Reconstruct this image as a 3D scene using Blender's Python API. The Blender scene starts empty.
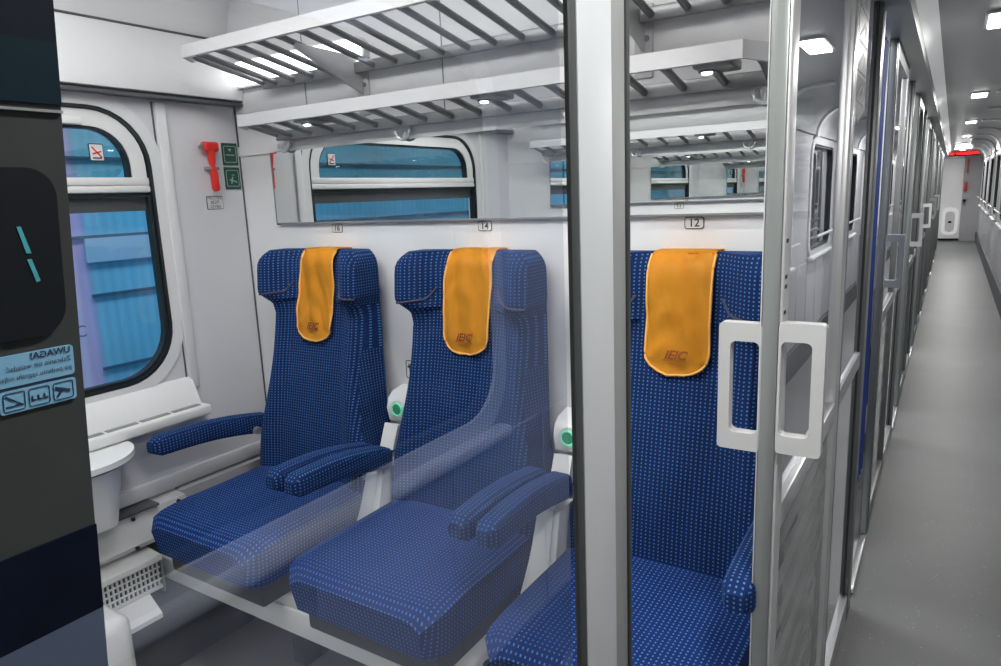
import bpy, bmesh, math, random
from mathutils import Vector, Matrix
random.seed(7)
S = bpy.context.scene
COL = S.collection
PI = math.pi

# ------------------------------------------------------------------ materials
def new_mat(name):
    m = bpy.data.materials.new(name); m.use_nodes = True
    nt = m.node_tree; b = nt.nodes.get('Principled BSDF')
    return m, nt, b

def lnk(nt, a, b): nt.links.new(a, b)

def mat(name, col, rough=0.5, metal=0.0, noise=0.0, nscale=8.0, bump=0.0, bscale=200.0, emis=0.0, spec=0.5, coat=0.0, aniso=None):
    m, nt, b = new_mat(name)
    b.inputs['Base Color'].default_value = (*col, 1)
    b.inputs['Roughness'].default_value = rough
    b.inputs['Metallic'].default_value = metal
    b.inputs['Specular IOR Level'].default_value = spec
    b.inputs['Coat Weight'].default_value = coat
    tc = nt.nodes.new('ShaderNodeTexCoord')
    if noise > 0:
        n = nt.nodes.new('ShaderNodeTexNoise'); n.inputs['Scale'].default_value = nscale; n.inputs['Detail'].default_value = 4
        r = nt.nodes.new('ShaderNodeMapRange'); r.inputs[3].default_value = 1 - noise; r.inputs[4].default_value = 1 + noise
        mx = nt.nodes.new('ShaderNodeVectorMath'); mx.operation = 'SCALE'; mx.inputs[0].default_value = col
        mp = nt.nodes.new('ShaderNodeMapping')
        if aniso: mp.inputs['Scale'].default_value = aniso
        lnk(nt, tc.outputs['Object'], mp.inputs[0]); lnk(nt, mp.outputs[0], n.inputs['Vector'])
        lnk(nt, n.outputs['Fac'], r.inputs[0]); lnk(nt, r.outputs[0], mx.inputs['Scale']); lnk(nt, mx.outputs[0], b.inputs['Base Color'])
    if bump > 0:
        n2 = nt.nodes.new('ShaderNodeTexNoise'); n2.inputs['Scale'].default_value = bscale; n2.inputs['Detail'].default_value = 2
        bp = nt.nodes.new('ShaderNodeBump'); bp.inputs['Strength'].default_value = bump; bp.inputs['Distance'].default_value = 0.002
        lnk(nt, tc.outputs['Object'], n2.inputs['Vector']); lnk(nt, n2.outputs['Fac'], bp.inputs['Height']); lnk(nt, bp.outputs[0], b.inputs['Normal'])
    if emis > 0:
        b.inputs['Emission Color'].default_value = (*col, 1); b.inputs['Emission Strength'].default_value = emis
    return m

def fabric_mat(name, base, dot, sx=0.0105, sz=0.0085, rad=0.19):
    m, nt, b = new_mat(name)
    uv = nt.nodes.new('ShaderNodeUVMap'); uv.uv_map = 'UVMap'
    sep = nt.nodes.new('ShaderNodeSeparateXYZ'); lnk(nt, uv.outputs[0], sep.inputs[0])
    def M(op, a, bb=None):
        n = nt.nodes.new('ShaderNodeMath'); n.operation = op
        for i, v in enumerate((a, bb)):
            if v is None: continue
            if isinstance(v, (int, float)): n.inputs[i].default_value = v
            else: lnk(nt, v, n.inputs[i])
        return n.outputs[0]
    u = M('FRACT', M('DIVIDE', sep.outputs[0], sx)); v = M('FRACT', M('DIVIDE', sep.outputs[1], sz))
    du = M('ABSOLUTE', M('SUBTRACT', u, 0.5)); dv = M('ABSOLUTE', M('SUBTRACT', v, 0.5))
    a = M('LESS_THAN', du, rad * 0.8); c = M('LESS_THAN', dv, rad)
    d = M('MULTIPLY', a, c)
    nz = nt.nodes.new('ShaderNodeTexNoise'); nz.inputs['Scale'].default_value = 14
    tc = nt.nodes.new('ShaderNodeTexCoord'); lnk(nt, tc.outputs['Object'], nz.inputs['Vector'])
    cr = nt.nodes.new('ShaderNodeMix'); cr.data_type = 'RGBA'
    cr.inputs[6].default_value = (*[x * 0.75 for x in base], 1); cr.inputs[7].default_value = (*[x * 1.25 for x in base], 1)
    lnk(nt, nz.outputs['Fac'], cr.inputs[0])
    mx = nt.nodes.new('ShaderNodeMix'); mx.data_type = 'RGBA'
    lnk(nt, d, mx.inputs[0]); lnk(nt, cr.outputs[2], mx.inputs[6]); mx.inputs[7].default_value = (*dot, 1)
    lnk(nt, mx.outputs[2], b.inputs['Base Color'])
    bp = nt.nodes.new('ShaderNodeBump'); bp.inputs['Strength'].default_value = 0.25; bp.inputs['Distance'].default_value = 0.001
    lnk(nt, d, bp.inputs['Height']); lnk(nt, bp.outputs[0], b.inputs['Normal'])
    b.inputs['Roughness'].default_value = 0.85
    b.inputs['Sheen Weight'].default_value = 0.10
    b.inputs['Sheen Roughness'].default_value = 0.4
    b.inputs['Sheen Tint'].default_value = (0.15, 0.35, 0.9, 1)
    b.inputs['Specular IOR Level'].default_value = 0.2
    return m

def fres(nt):
    # same reflectance whichever side of the thin pane is seen
    g = nt.nodes.new('ShaderNodeNewGeometry'); r = nt.nodes.new('ShaderNodeMapRange')
    r.inputs[3].default_value = 1.5; r.inputs[4].default_value = 1 / 1.5
    f = nt.nodes.new('ShaderNodeFresnel'); lnk(nt, g.outputs['Backfacing'], r.inputs[0]); lnk(nt, r.outputs[0], f.inputs[0])
    return f

def pane_mat(name, tint=(1, 1, 1), boost=2.0, base=0.0, gcol=(0.95, 0.96, 1.0), rough=0.0):
    m = bpy.data.materials.new(name); m.use_nodes = True; nt = m.node_tree
    for n in list(nt.nodes): nt.nodes.remove(n)
    o = nt.nodes.new('ShaderNodeOutputMaterial'); mx = nt.nodes.new('ShaderNodeMixShader')
    t = nt.nodes.new('ShaderNodeBsdfTransparent'); t.inputs[0].default_value = (*tint, 1)
    g = nt.nodes.new('ShaderNodeBsdfGlossy'); g.inputs['Color'].default_value = (*gcol, 1); g.inputs['Roughness'].default_value = rough
    f = fres(nt)
    ma = nt.nodes.new('ShaderNodeMath'); ma.operation = 'MULTIPLY_ADD'; ma.use_clamp = True
    ma.inputs[1].default_value = boost; ma.inputs[2].default_value = base
    lnk(nt, f.outputs[0], ma.inputs[0]); lnk(nt, ma.outputs[0], mx.inputs[0])
    lnk(nt, t.outputs[0], mx.inputs[1]); lnk(nt, g.outputs[0], mx.inputs[2]); lnk(nt, mx.outputs[0], o.inputs[0])
    return m

def frosted_mat(name):
    m = bpy.data.materials.new(name); m.use_nodes = True; nt = m.node_tree
    for n in list(nt.nodes): nt.nodes.remove(n)
    o = nt.nodes.new('ShaderNodeOutputMaterial'); mx = nt.nodes.new('ShaderNodeMixShader'); m2 = nt.nodes.new('ShaderNodeMixShader')
    t = nt.nodes.new('ShaderNodeBsdfTransparent'); t.inputs[0].default_value = (.85, .88, .88, 1)
    d = nt.nodes.new('ShaderNodeBsdfDiffuse'); d.inputs[0].default_value = (.55, .58, .57, 1)
    g = nt.nodes.new('ShaderNodeBsdfGlossy'); g.inputs['Roughness'].default_value = 0.05
    tc = nt.nodes.new('ShaderNodeTexCoord'); sp = nt.nodes.new('ShaderNodeSeparateXYZ')
    lnk(nt, tc.outputs['Object'], sp.inputs[0])
    a = nt.nodes.new('ShaderNodeMath'); a.operation = 'DIVIDE'; a.inputs[1].default_value = 0.085
    b = nt.nodes.new('ShaderNodeMath'); b.operation = 'FRACT'; c = nt.nodes.new('ShaderNodeMath'); c.operation = 'LESS_THAN'; c.inputs[1].default_value = 0.5
    e = nt.nodes.new('ShaderNodeMath'); e.operation = 'MULTIPLY_ADD'; e.inputs[1].default_value = 0.45; e.inputs[2].default_value = 0.25
    lnk(nt, sp.outputs[2], a.inputs[0]); lnk(nt, a.outputs[0], b.inputs[0]); lnk(nt, b.outputs[0], c.inputs[0]); lnk(nt, c.outputs[0], e.inputs[0])
    lnk(nt, e.outputs[0], mx.inputs[0]); lnk(nt, t.outputs[0], mx.inputs[1]); lnk(nt, d.outputs[0], mx.inputs[2])
    f = fres(nt)
    lnk(nt, f.outputs[0], m2.inputs[0]); lnk(nt, mx.outputs[0], m2.inputs[1]); lnk(nt, g.outputs[0], m2.inputs[2]); lnk(nt, m2.outputs[0], o.inputs[0])
    return m

def emit_mat(name, col, s):
    m = bpy.data.materials.new(name); m.use_nodes = True; nt = m.node_tree
    b = nt.nodes['Principled BSDF']; b.inputs['Base Color'].default_value = (*col, 1)
    b.inputs['Emission Color'].default_value = (*col, 1); b.inputs['Emission Strength'].default_value = s
    return m

def floor_mat(name, col):
    m, nt, b = new_mat(name)
    tc = nt.nodes.new('ShaderNodeTexCoord')
    v = nt.nodes.new('ShaderNodeTexVoronoi'); v.inputs['Scale'].default_value = 55
    l = nt.nodes.new('ShaderNodeMath'); l.operation = 'LESS_THAN'; l.inputs[1].default_value = 0.085
    n = nt.nodes.new('ShaderNodeTexNoise'); n.inputs['Scale'].default_value = 2.5; n.inputs['Detail'].default_value = 6
    lnk(nt, tc.outputs['Object'], v.inputs['Vector']); lnk(nt, tc.outputs['Object'], n.inputs['Vector']); lnk(nt, v.outputs['Distance'], l.inputs[0])
    wn = nt.nodes.new('ShaderNodeTexNoise'); wn.inputs['Scale'].default_value = 9; lnk(nt, tc.outputs['Object'], wn.inputs['Vector'])
    g = nt.nodes.new('ShaderNodeMath'); g.operation = 'GREATER_THAN'; g.inputs[1].default_value = 0.5; lnk(nt, wn.outputs['Fac'], g.inputs[0])
    mm = nt.nodes.new('ShaderNodeMath'); mm.operation = 'MULTIPLY'; lnk(nt, l.outputs[0], mm.inputs[0]); lnk(nt, g.outputs[0], mm.inputs[1])
    c1 = nt.nodes.new('ShaderNodeMix'); c1.data_type = 'RGBA'; c1.inputs[6].default_value = (*[x * .85 for x in col], 1); c1.inputs[7].default_value = (*[x * 1.15 for x in col], 1)
    lnk(nt, n.outputs['Fac'], c1.inputs[0])
    c2 = nt.nodes.new('ShaderNodeMix'); c2.data_type = 'RGBA'; lnk(nt, mm.outputs[0], c2.inputs[0]); lnk(nt, c1.outputs[2], c2.inputs[6]); c2.inputs[7].default_value = (.6, .62, .6, 1)
    lnk(nt, c2.outputs[2], b.inputs['Base Color']); b.inputs['Roughness'].default_value = 0.42
    return m

def outside_mat(name):
    # hall cladding beyond the train window: lilac bays, then blue corrugated sheet
    m, nt, b = new_mat(name)
    tc = nt.nodes.new('ShaderNodeTexCoord'); sp = nt.nodes.new('ShaderNodeSeparateXYZ'); lnk(nt, tc.outputs['Object'], sp.inputs[0])
    wn = nt.nodes.new('ShaderNodeTexNoise'); wn.inputs['Scale'].default_value = 1.6; lnk(nt, tc.outputs['Object'], wn.inputs['Vector'])
    r = nt.nodes.new('ShaderNodeMapRange'); r.inputs[1].default_value = -1; r.inputs[2].default_value = 4; lnk(nt, sp.outputs[1], r.inputs[0])
    cr = nt.nodes.new('ShaderNodeValToRGB'); lnk(nt, r.outputs[0], cr.inputs[0]); cr.color_ramp.interpolation = 'LINEAR'
    e = cr.color_ramp.elements
    def P(y): return (y + 1) / 5
    e[0].position = P(.3); e[0].color = (.08, .33, .52, 1)
    e[1].position = P(2.05); e[1].color = (.11, .43, .66, 1)
    for y, c in ((1.05, (.08, .36, .56)), (1.2, (.10, .14, .45)), (1.27, (.60, .22, .36)), (1.34, (.46, .44, .74)), (1.44, (.52, .52, .78)), (1.51, (.38, .36, .68)), (1.54, (.14, .46, .70)), (1.75, (.10, .43, .68))):
        k = e.new(P(y)); k.color = (*c, 1)
    mx = nt.nodes.new('ShaderNodeMix'); mx.data_type = 'RGBA'; mx.blend_type = 'MULTIPLY'; mx.inputs[0].default_value = 1
    w = nt.nodes.new('ShaderNodeTexWave'); w.bands_direction = 'Y'; w.inputs['Scale'].default_value = 7; w.inputs['Distortion'].default_value = 0.3; lnk(nt, tc.outputs['Object'], w.inputs['Vector'])
    r2 = nt.nodes.new('ShaderNodeMapRange'); r2.inputs[3].default_value = .93; r2.inputs[4].default_value = 1.04; lnk(nt, w.outputs['Fac'], r2.inputs[0])
    r3 = nt.nodes.new('ShaderNodeMapRange'); r3.inputs[1].default_value = .3; r3.inputs[2].default_value = .7; r3.inputs[3].default_value = .8; r3.inputs[4].default_value = 1.2; lnk(nt, wn.outputs['Fac'], r3.inputs[0])
    mu = nt.nodes.new('ShaderNodeMath'); mu.operation = 'MULTIPLY'; lnk(nt, r2.outputs[0], mu.inputs[0]); lnk(nt, r3.outputs[0], mu.inputs[1])
    lnk(nt, cr.outputs[0], mx.inputs[6]); lnk(nt, mu.outputs[0], mx.inputs[7])
    lnk(nt, mx.outputs[2], b.inputs['Base Color']); b.inputs['Roughness'].default_value = .7
    return m

M = {}
M['wall'] = mat('wall_paint', (.69, .69, .71), .33, noise=.035, nscale=5, spec=.4)
M['wall2'] = mat('wall_panel', (.76, .76, .765), .38, noise=.03, nscale=4)
M['seatwall'] = mat('seat_wall', (.78, .78, .79), .3, noise=.03, nscale=3)
M['white'] = mat('white_plastic', (.80, .80, .79), .35, noise=.02, bump=.05)
M['rackwhite'] = mat('rack_paint', (.60, .60, .61), .3, noise=.02)
M['rackbar'] = mat('rack_bar', (.22, .225, .23), .32, metal=.3, noise=.04, nscale=30)
M['handle'] = mat('handle_plastic', (.50, .51, .51), .4, noise=.02)
M['alu'] = mat('brushed_aluminium', (.60, .61, .62), .34, metal=.75, noise=.06, nscale=10, aniso=(60, 60, 1))
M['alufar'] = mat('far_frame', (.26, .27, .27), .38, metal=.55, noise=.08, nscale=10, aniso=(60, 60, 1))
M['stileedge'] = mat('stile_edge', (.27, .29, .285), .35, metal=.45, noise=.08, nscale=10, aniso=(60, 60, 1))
M['alubright'] = mat('bright_aluminium', (.78, .79, .80), .32, metal=.45, noise=.04, nscale=10, aniso=(60, 60, 1))
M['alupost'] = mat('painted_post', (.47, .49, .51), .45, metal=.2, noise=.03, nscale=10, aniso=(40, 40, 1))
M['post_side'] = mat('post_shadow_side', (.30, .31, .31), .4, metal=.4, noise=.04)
M['rubber'] = mat('black_rubber', (.03, .035, .035), .6, noise=.1)
M['dark'] = mat('dark_grey_panel', (.085, .09, .095), .45, noise=.08)
M['darker'] = mat('near_black', (.006, .008, .011), .5, noise=.1, spec=.15)
M['fabric'] = fabric_mat('blue_dotted_upholstery', (.005, .020, .092), (.075, .21, .47))
M['fabric2'] = fabric_mat('blue_dotted_cushion', (.006, .024, .125), (.085, .23, .54), .0105, .0105)
M['fabric_trim'] = mat('grey_blue_trim', (.05, .05, .085), .8, noise=.1, bump=.3)
M['yellow'] = mat('orange_cloth', (1.0, .45, .035), .5, noise=.10, nscale=16, bump=.5, bscale=9, spec=.3)
for _n in M['yellow'].node_tree.nodes:
    if _n.type == 'BUMP': _n.inputs['Distance'].default_value = .012
M['yellowedge'] = mat('orange_piping', (.93, .50, .12), .6, noise=.05, nscale=30)
M['logo'] = mat('logo_thread', (.30, .07, .012), .7, noise=.05)
M['floor'] = floor_mat('speckled_lino', (.155, .16, .16))
M['floor2'] = floor_mat('compartment_lino', (.50, .505, .505))
M['mirror'] = mat('mirror_silver', (.86, .89, .88), .0, metal=1.0, noise=.002)
M['glass'] = pane_mat('partition_glass', (.94, .96, .97), 2.5, .015, gcol=(.72, .78, 1.0))
M['leafglass'] = pane_mat('door_glass', (.9, .92, .93), 1.9, .05)
M['winglass'] = pane_mat('window_glass', (.93, .98, 1.0), 1.2, 0)
M['hopglass'] = pane_mat('hopper_glass', (.82, .80, .70), 1.3, .03)
M['corrglass'] = pane_mat('dark_corridor_glass', (.10, .12, .16), 1.2, .05)
M['frost'] = frosted_mat('striped_frosted_glass')
M['gasket'] = mat('window_gasket', (.012, .018, .02), .45, noise=.1)
M['red'] = mat('red_plastic', (.75, .025, .015), .35, noise=.05)
M['green'] = mat('dark_green_sign', (.012, .065, .045), .5, noise=.05)
M['ink'] = mat('black_ink', (.02, .02, .02), .6, noise=.02)
M['paper'] = mat('plate_white', (.72, .72, .72), .5, noise=.02)
M['signline'] = mat('pale_green_lines', (.35, .5, .42), .5, noise=.02)
M['ceil'] = mat('corridor_ceiling', (.40, .41, .41), .3, noise=.05, nscale=2, spec=.5)
M['panel'] = mat('corridor_panel', (.50, .50, .52), .4, noise=.04, nscale=6)
M['lamp'] = emit_mat('lamp_diffuser', (1, .99, .96), 9)
M['whiteglow'] = emit_mat('white_glow_diffuser', (1, 1, 1), 3.2)
M['spot'] = emit_mat('spot_led', (1, .98, .9), 14)
M['led'] = emit_mat('green_ring', (.14, .62, .36), .6)
M['ledcore'] = mat('green_glass', (.05, .30, .17), .15, noise=.2, nscale=90)
M['redled'] = emit_mat('red_display', (1, .03, .03), 2.5)
M['curtain'] = mat('blue_curtain', (.01, .05, .32), .8, noise=.1, nscale=30)
M['stick'] = mat('reflected_sticker_blue', (.15, .33, .48), .5, noise=.05)
M['stickink'] = mat('reflected_sticker_ink', (.008, .02, .05), .5, noise=.05)
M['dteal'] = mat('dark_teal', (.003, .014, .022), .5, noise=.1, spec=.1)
M['dgrey'] = mat('reflected_door_grey', (.036, .040, .040), .5, noise=.15, nscale=60, spec=.15)  # tone of the reflected door, painted on the near-left panel
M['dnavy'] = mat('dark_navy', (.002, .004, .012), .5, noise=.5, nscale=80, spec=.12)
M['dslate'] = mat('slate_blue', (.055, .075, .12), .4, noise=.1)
M['cyan'] = mat('cyan_glint', (.04, .30, .34), .5, noise=.2, nscale=300)  # colour of the painted glint
M['outside'] = outside_mat('blue_cladding')
M['outline'] = mat('cladding_seam', (.02, .09, .16), .6, noise=.1)
M['grille'] = mat('grille_dark', (.05, .05, .05), .5, noise=.05)
M['signgrey'] = mat('sign_grey', (.22, .23, .24), .4, noise=.05)
M['wood'] = M['dark']

# ------------------------------------------------------------------ mesh helpers
class MB:
    def __init__(s): s.bm = bmesh.new()
    def merge(s, b2):
        me = bpy.data.meshes.new('tmp'); b2.to_mesh(me); b2.free(); s.bm.from_mesh(me); bpy.data.meshes.remove(me)
    def box(s, x0, x1, y0, y1, z0, z1, r=0.0, seg=2, edges=None):
        b = bmesh.new(); bmesh.ops.create_cube(b, size=1)
        for v in b.verts:
            v.co = Vector(((x0 + x1) / 2 + v.co.x * (x1 - x0), (y0 + y1) / 2 + v.co.y * (y1 - y0), (z0 + z1) / 2 + v.co.z * (z1 - z0)))
        if r > 0:
            es = list(b.edges)
            if edges == 'z': es = [e for e in es if abs(e.verts[0].co.z - e.verts[1].co.z) > 1e-6 and abs(e.verts[0].co.x - e.verts[1].co.x) < 1e-6 and abs(e.verts[0].co.y - e.verts[1].co.y) < 1e-6]
            if edges == 'x': es = [e for e in es if abs(e.verts[0].co.x - e.verts[1].co.x) > 1e-6]
            if edges == 'y': es = [e for e in es if abs(e.verts[0].co.y - e.verts[1].co.y) > 1e-6]
            bmesh.ops.bevel(b, geom=es, offset=r, segments=seg, profile=.5, affect='EDGES')
        s.merge(b); return s
    def sheet(s, pts):
        s.bm.faces.new([s.bm.verts.new(Vector(p)) for p in pts]); return s
    def tube(s, pts, r, n=8, cap=True, closed=False):
        b = s.bm; pts = [Vector(p) for p in pts]; rings = []
        N = len(pts)
        for i, p in enumerate(pts):
            if closed: d = pts[(i + 1) % N] - pts[i - 1]
            else: d = pts[min(i + 1, N - 1)] - pts[max(i - 1, 0)]
            d.normalize(); up = Vector((0, 0, 1)) if abs(d.z) < .9 else Vector((0, 1, 0))
            a = d.cross(up).normalized(); c = a.cross(d)
            rr = r[i] if isinstance(r, (list, tuple)) else r
            rings.append([b.verts.new(p + a * rr * math.cos(t * 2 * PI / n) + c * rr * math.sin(t * 2 * PI / n)) for t in range(n)])
        rng = range(N) if closed else range(N - 1)
        for i in rng:
            A, B = rings[i], rings[(i + 1) % N]
            for k in range(n): b.faces.new((A[k], A[(k + 1) % n], B[(k + 1) % n], B[k]))
        if cap and not closed:
            b.faces.new(rings[0][::-1]); b.faces.new(rings[-1])
        return s
    def prism(s, poly, axis, a0, a1):
        """poly: list of 2D pts in the two other axes (order x,y,z minus axis); extruded along axis a0..a1"""
        b = s.bm
        def P(p, a):
            if axis == 0: return Vector((a, p[0], p[1]))
            if axis == 1: return Vector((p[0], a, p[1]))
            return Vector((p[0], p[1], a))
        A = [b.verts.new(P(p, a0)) for p in poly]; B = [b.verts.new(P(p, a1)) for p in poly]
        n = len(poly); b.faces.new(A); b.faces.new(B[::-1])
        for i in range(n): b.faces.new((A[i], B[i], B[(i + 1) % n], A[(i + 1) % n]))
        return s
    def ring(s, outer, inner, axis, a0, a1):
        """frame between two loops with same count"""
        b = s.bm
        def P(p, a):
            if axis == 0: return Vector((a, p[0], p[1]))
            if axis == 1: return Vector((p[0], a, p[1]))
            return Vector((p[0], p[1], a))
        O0 = [b.verts.new(P(p, a0)) for p in outer]; O1 = [b.verts.new(P(p, a1)) for p in outer]
        I0 = [b.verts.new(P(p, a0)) for p in inner]; I1 = [b.verts.new(P(p, a1)) for p in inner]
        n = len(outer)
        for i in range(n):
            j = (i + 1) % n
            b.faces.new((O0[i], O0[j], I0[j], I0[i])); b.faces.new((O1[i], I1[i], I1[j], O1[j]))
            b.faces.new((O0[i], O1[i], O1[j], O0[j])); b.faces.new((I0[i], I0[j], I1[j], I1[i]))
        return s
    def build(s, name, m, parent=None, smooth=True, uv=False, pref=None):
        bm = s.bm
        bmesh.ops.recalc_face_normals(bm, faces=bm.faces)
        me = bpy.data.meshes.new(name)
        if uv:
            L = bm.loops.layers.uv.new('UVMap')
            for f in bm.faces:
                n = f.normal; ax = max(range(3), key=lambda i: abs(n[i]) * (3.2 if i == pref else 1))
                for l in f.loops:
                    c = l.vert.co
                    l[L].uv = ((c.y, c.z) if ax == 0 else (c.x, c.z) if ax == 1 else (c.x, c.y))
        bm.to_mesh(me); bm.free()
        if smooth:
            for p in me.polygons: p.use_smooth = True
            try: me.set_sharp_from_angle(angle=math.radians(38))
            except Exception: pass
        me.materials.append(m if not isinstance(m, str) else M[m])
        o = bpy.data.objects.new(name, me); COL.objects.link(o)
        if parent: adopt(o, parent)
        return o

def adopt(o, parent):
    o.parent = parent
    t = Vector((0, 0, 0)); p = parent
    while p is not None:
        t += p.location; p = p.parent
        if p is not None: t += Vector((0, 0, 0))
    # roots carry the only offset; meshes sit at the origin
    root = parent
    if root.parent is None: o.matrix_parent_inverse = Matrix.Translation(-root.location)

def tag(o, label=None, cat=None, group=None, kind=None):
    if label: o['label'] = label
    if cat: o['category'] = cat
    if group: o['group'] = group
    if kind: o['kind'] = kind
    return o

def empty(name, loc, label=None, cat=None, group=None, kind=None):
    o = bpy.data.objects.new(name, None); COL.objects.link(o); o.location = loc; o.empty_display_size = .05
    return tag(o, label, cat, group, kind)

def struct(o, label=None, cat=None, group=None): return tag(o, label, cat, group, 'structure')

def text_mesh(name, body, size, origin, xd, yd, m, parent=None, align='CENTER', shear=0, thick=.0004, bold=0):
    cu = bpy.data.curves.new('t', 'FONT'); cu.body = body; cu.size = size; cu.align_x = align; cu.align_y = 'CENTER'; cu.shear = shear
    cu.extrude = 0; cu.offset = bold; cu.resolution_u = 3
    to = bpy.data.objects.new('t', cu); COL.objects.link(to)
    dg = bpy.context.evaluated_depsgraph_get(); dg.update()
    me = bpy.data.meshes.new_from_object(to.evaluated_get(dg))
    bpy.data.objects.remove(to)
    X, Y = Vector(xd), Vector(yd); O = Vector(origin)
    for v in me.vertices: v.co = O + X * v.co.x + Y * v.co.y
    me.name = name; me.materials.clear(); me.materials.append(M[m] if isinstance(m, str) else m)
    o = bpy.data.objects.new(name, me); COL.objects.link(o)
    if parent: adopt(o, parent)
    return o

def rr(cx, cz, w, h, r, n=8):
    """rounded rectangle loop; r = one radius or four (tr, tl, bl, br)"""
    rs = r if isinstance(r, (tuple, list)) else (r,) * 4
    pts = []
    for q, (sx, sz, a0) in enumerate(((1, 1, 0), (-1, 1, PI / 2), (-1, -1, PI), (1, -1, 3 * PI / 2))):
        R = max(rs[q], 1e-4)
        ox, oz = cx + sx * (w / 2 - R), cz + sz * (h / 2 - R)
        for i in range(n + 1):
            a = a0 + i * PI / 2 / n; pts.append((ox + R * math.cos(a), oz + R * math.sin(a)))
    return pts

def rect_like(cx, cz, w, h, inner, x0, x1, z0, z1):
    """points on rectangle x0..x1,z0..z1 matched to a rounded-rect loop with 4 equal corner groups"""
    n = len(inner) // 4; out = []
    cs = ((x1, z1), (x0, z1), (x0, z0), (x1, z0))
    for q in range(4):
        c = cs[q]
        for i in range(n):
            p = inner[q * n + i]; t = i / (n - 1)
            if q == 0: e0, e1 = (x1, p[1]), (p[0], z1)
            if q == 1: e0, e1 = (p[0], z1), (x0, p[1])
            if q == 2: e0, e1 = (x0, p[1]), (p[0], z0)
            if q == 3: e0, e1 = (p[0], z0), (x1, p[1])
            if abs(t - .5) < 1e-6: out.append(c)
            else: out.append(e0 if t < .5 else e1)
    return out

# ------------------------------------------------------------------ dimensions (metres)
XW = -1.87          # inner face of the window wall
YS = 1.616          # seat wall carrying seats 12, 14, 16
YO = -0.175         # opposite seat wall
PITCH = 2.02
NC = 9              # neighbouring compartments down the coach
YEND = 20.5
XC = 0.78           # corridor window wall

# ------------------------------------------------------------------ floors and ceilings
f = MB().box(0, XC, -2.5, YEND, -.05, 0).build('floor', 'floor', smooth=False); struct(f, 'grey speckled vinyl floor of the corridor', 'floor')
f = MB().box(XW, 0, YO - .1, YEND, -.05, -.001).build('floor', 'floor2', smooth=False); struct(f, 'light grey floor inside the compartments', 'floor')
# compartment ceiling with the cove on the window side
prof = [(XW, 2.05)]
for i in range(9):
    a = PI - i * PI / 2 / 8; prof.append((-1.60 + .27 * math.cos(a), 2.05 + .24 * math.sin(a)))
prof += [(-.001, 2.29), (-.001, 2.34), (XW - .05, 2.34), (XW - .05, 2.05)]
c = MB().prism(prof, 1, YO - .1, YEND).build('ceiling', 'wall2'); struct(c, 'pale curved ceiling of the compartments', 'ceiling')
# corridor ceiling: flat centre, rounded shoulder to the window wall, pale cove on the left
prof = [(.13, 2.12), (.46, 2.12)]
for i in range(7):
    a = PI / 2 - i * PI / 2 / 6; prof.append((.56 + .20 * math.cos(a), 1.90 + .215 * math.sin(a)))
prof += [(XC, 1.90), (XC + .06, 1.90), (XC + .06, 2.2), (.13, 2.2)]
c = MB().prism(prof, 1, -2.5, YEND).build('ceiling', 'ceil'); struct(c, 'grey semi gloss corridor ceiling with a rounded shoulder', 'ceiling')
c = MB().prism([(.075, 2.075), (.13, 2.12), (.13, 2.2), (.0, 2.2), (.0, 2.14)], 1, -2.5, YEND).build('trim_1', mat('cove_white_glow', (.85, .86, .86), .4, noise=.03, emis=.22)); struct(c, 'white cove strip between door header and corridor ceiling', 'trim')  # emission added so the strip looks strongly lit
c = MB().box(-.03, .075, -2.5, YEND, 2.02, 2.0749).build('trim_2', mat('header_grey', (.30, .31, .31), .35, noise=.03), smooth=False); struct(c, 'grey header rail over the sliding doors', 'trim')
MB().box(-.02, 0, -2.5, YEND, 2.075, 2.3).build('trim_3', 'dark', smooth=False)['kind'] = 'structure'
# arched ribs on the corridor shoulder
for k in range(11):
    y = -.25 + PITCH * k * .75 + .6
    if y > YEND - .2: break
    pts = []
    P1 = [(.44, 2.119)]
    for i in range(7):
        a = PI / 2 - i * PI / 2 / 6; P1.append((.56 + .198 * math.cos(a), 1.90 + .213 * math.sin(a)))
    P2 = [(x - .012 * (i > 2), z - .014) for i, (x, z) in enumerate(P1)]
    o = MB().prism(P1 + P2[::-1], 1, y, y + .10).build('trim_4', 'wall2'); struct(o, 'pale arched rib where ceiling meets the corridor window wall', 'trim', 'arched corridor ribs')

# ------------------------------------------------------------------ corridor window wall
HZ0, HZ1 = .93, 1.84
mb = MB()
ny = 12
for k in range(-1, ny):
    y0 = .0 + PITCH * k - .1; y1 = y0 + PITCH
    if y0 > YEND: break
    inner = rr(.9 + PITCH * k, (HZ0 + HZ1) / 2, 1.22, HZ1 - HZ0, .14)
    mb.ring(rect_like(0, 0, 0, 0, inner, y0, y1, .2, 1.92), inner, 0, XC, XC + .05)
mb.build('wall_right', 'panel', smooth=False)['kind'] = 'structure'
MB().box(XC - .03, XC + .02, -2.5, YEND, 0, .22).build('baseboard_right', 'dark', smooth=False)['kind'] = 'structure'
MB().box(XC + .14, XC + .18, -2.5, YEND, 0, 2.2).build('dark_backing', 'darker', smooth=False)['kind'] = 'structure'  # dark sheet added beyond the windows, keeps the world light out
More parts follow.
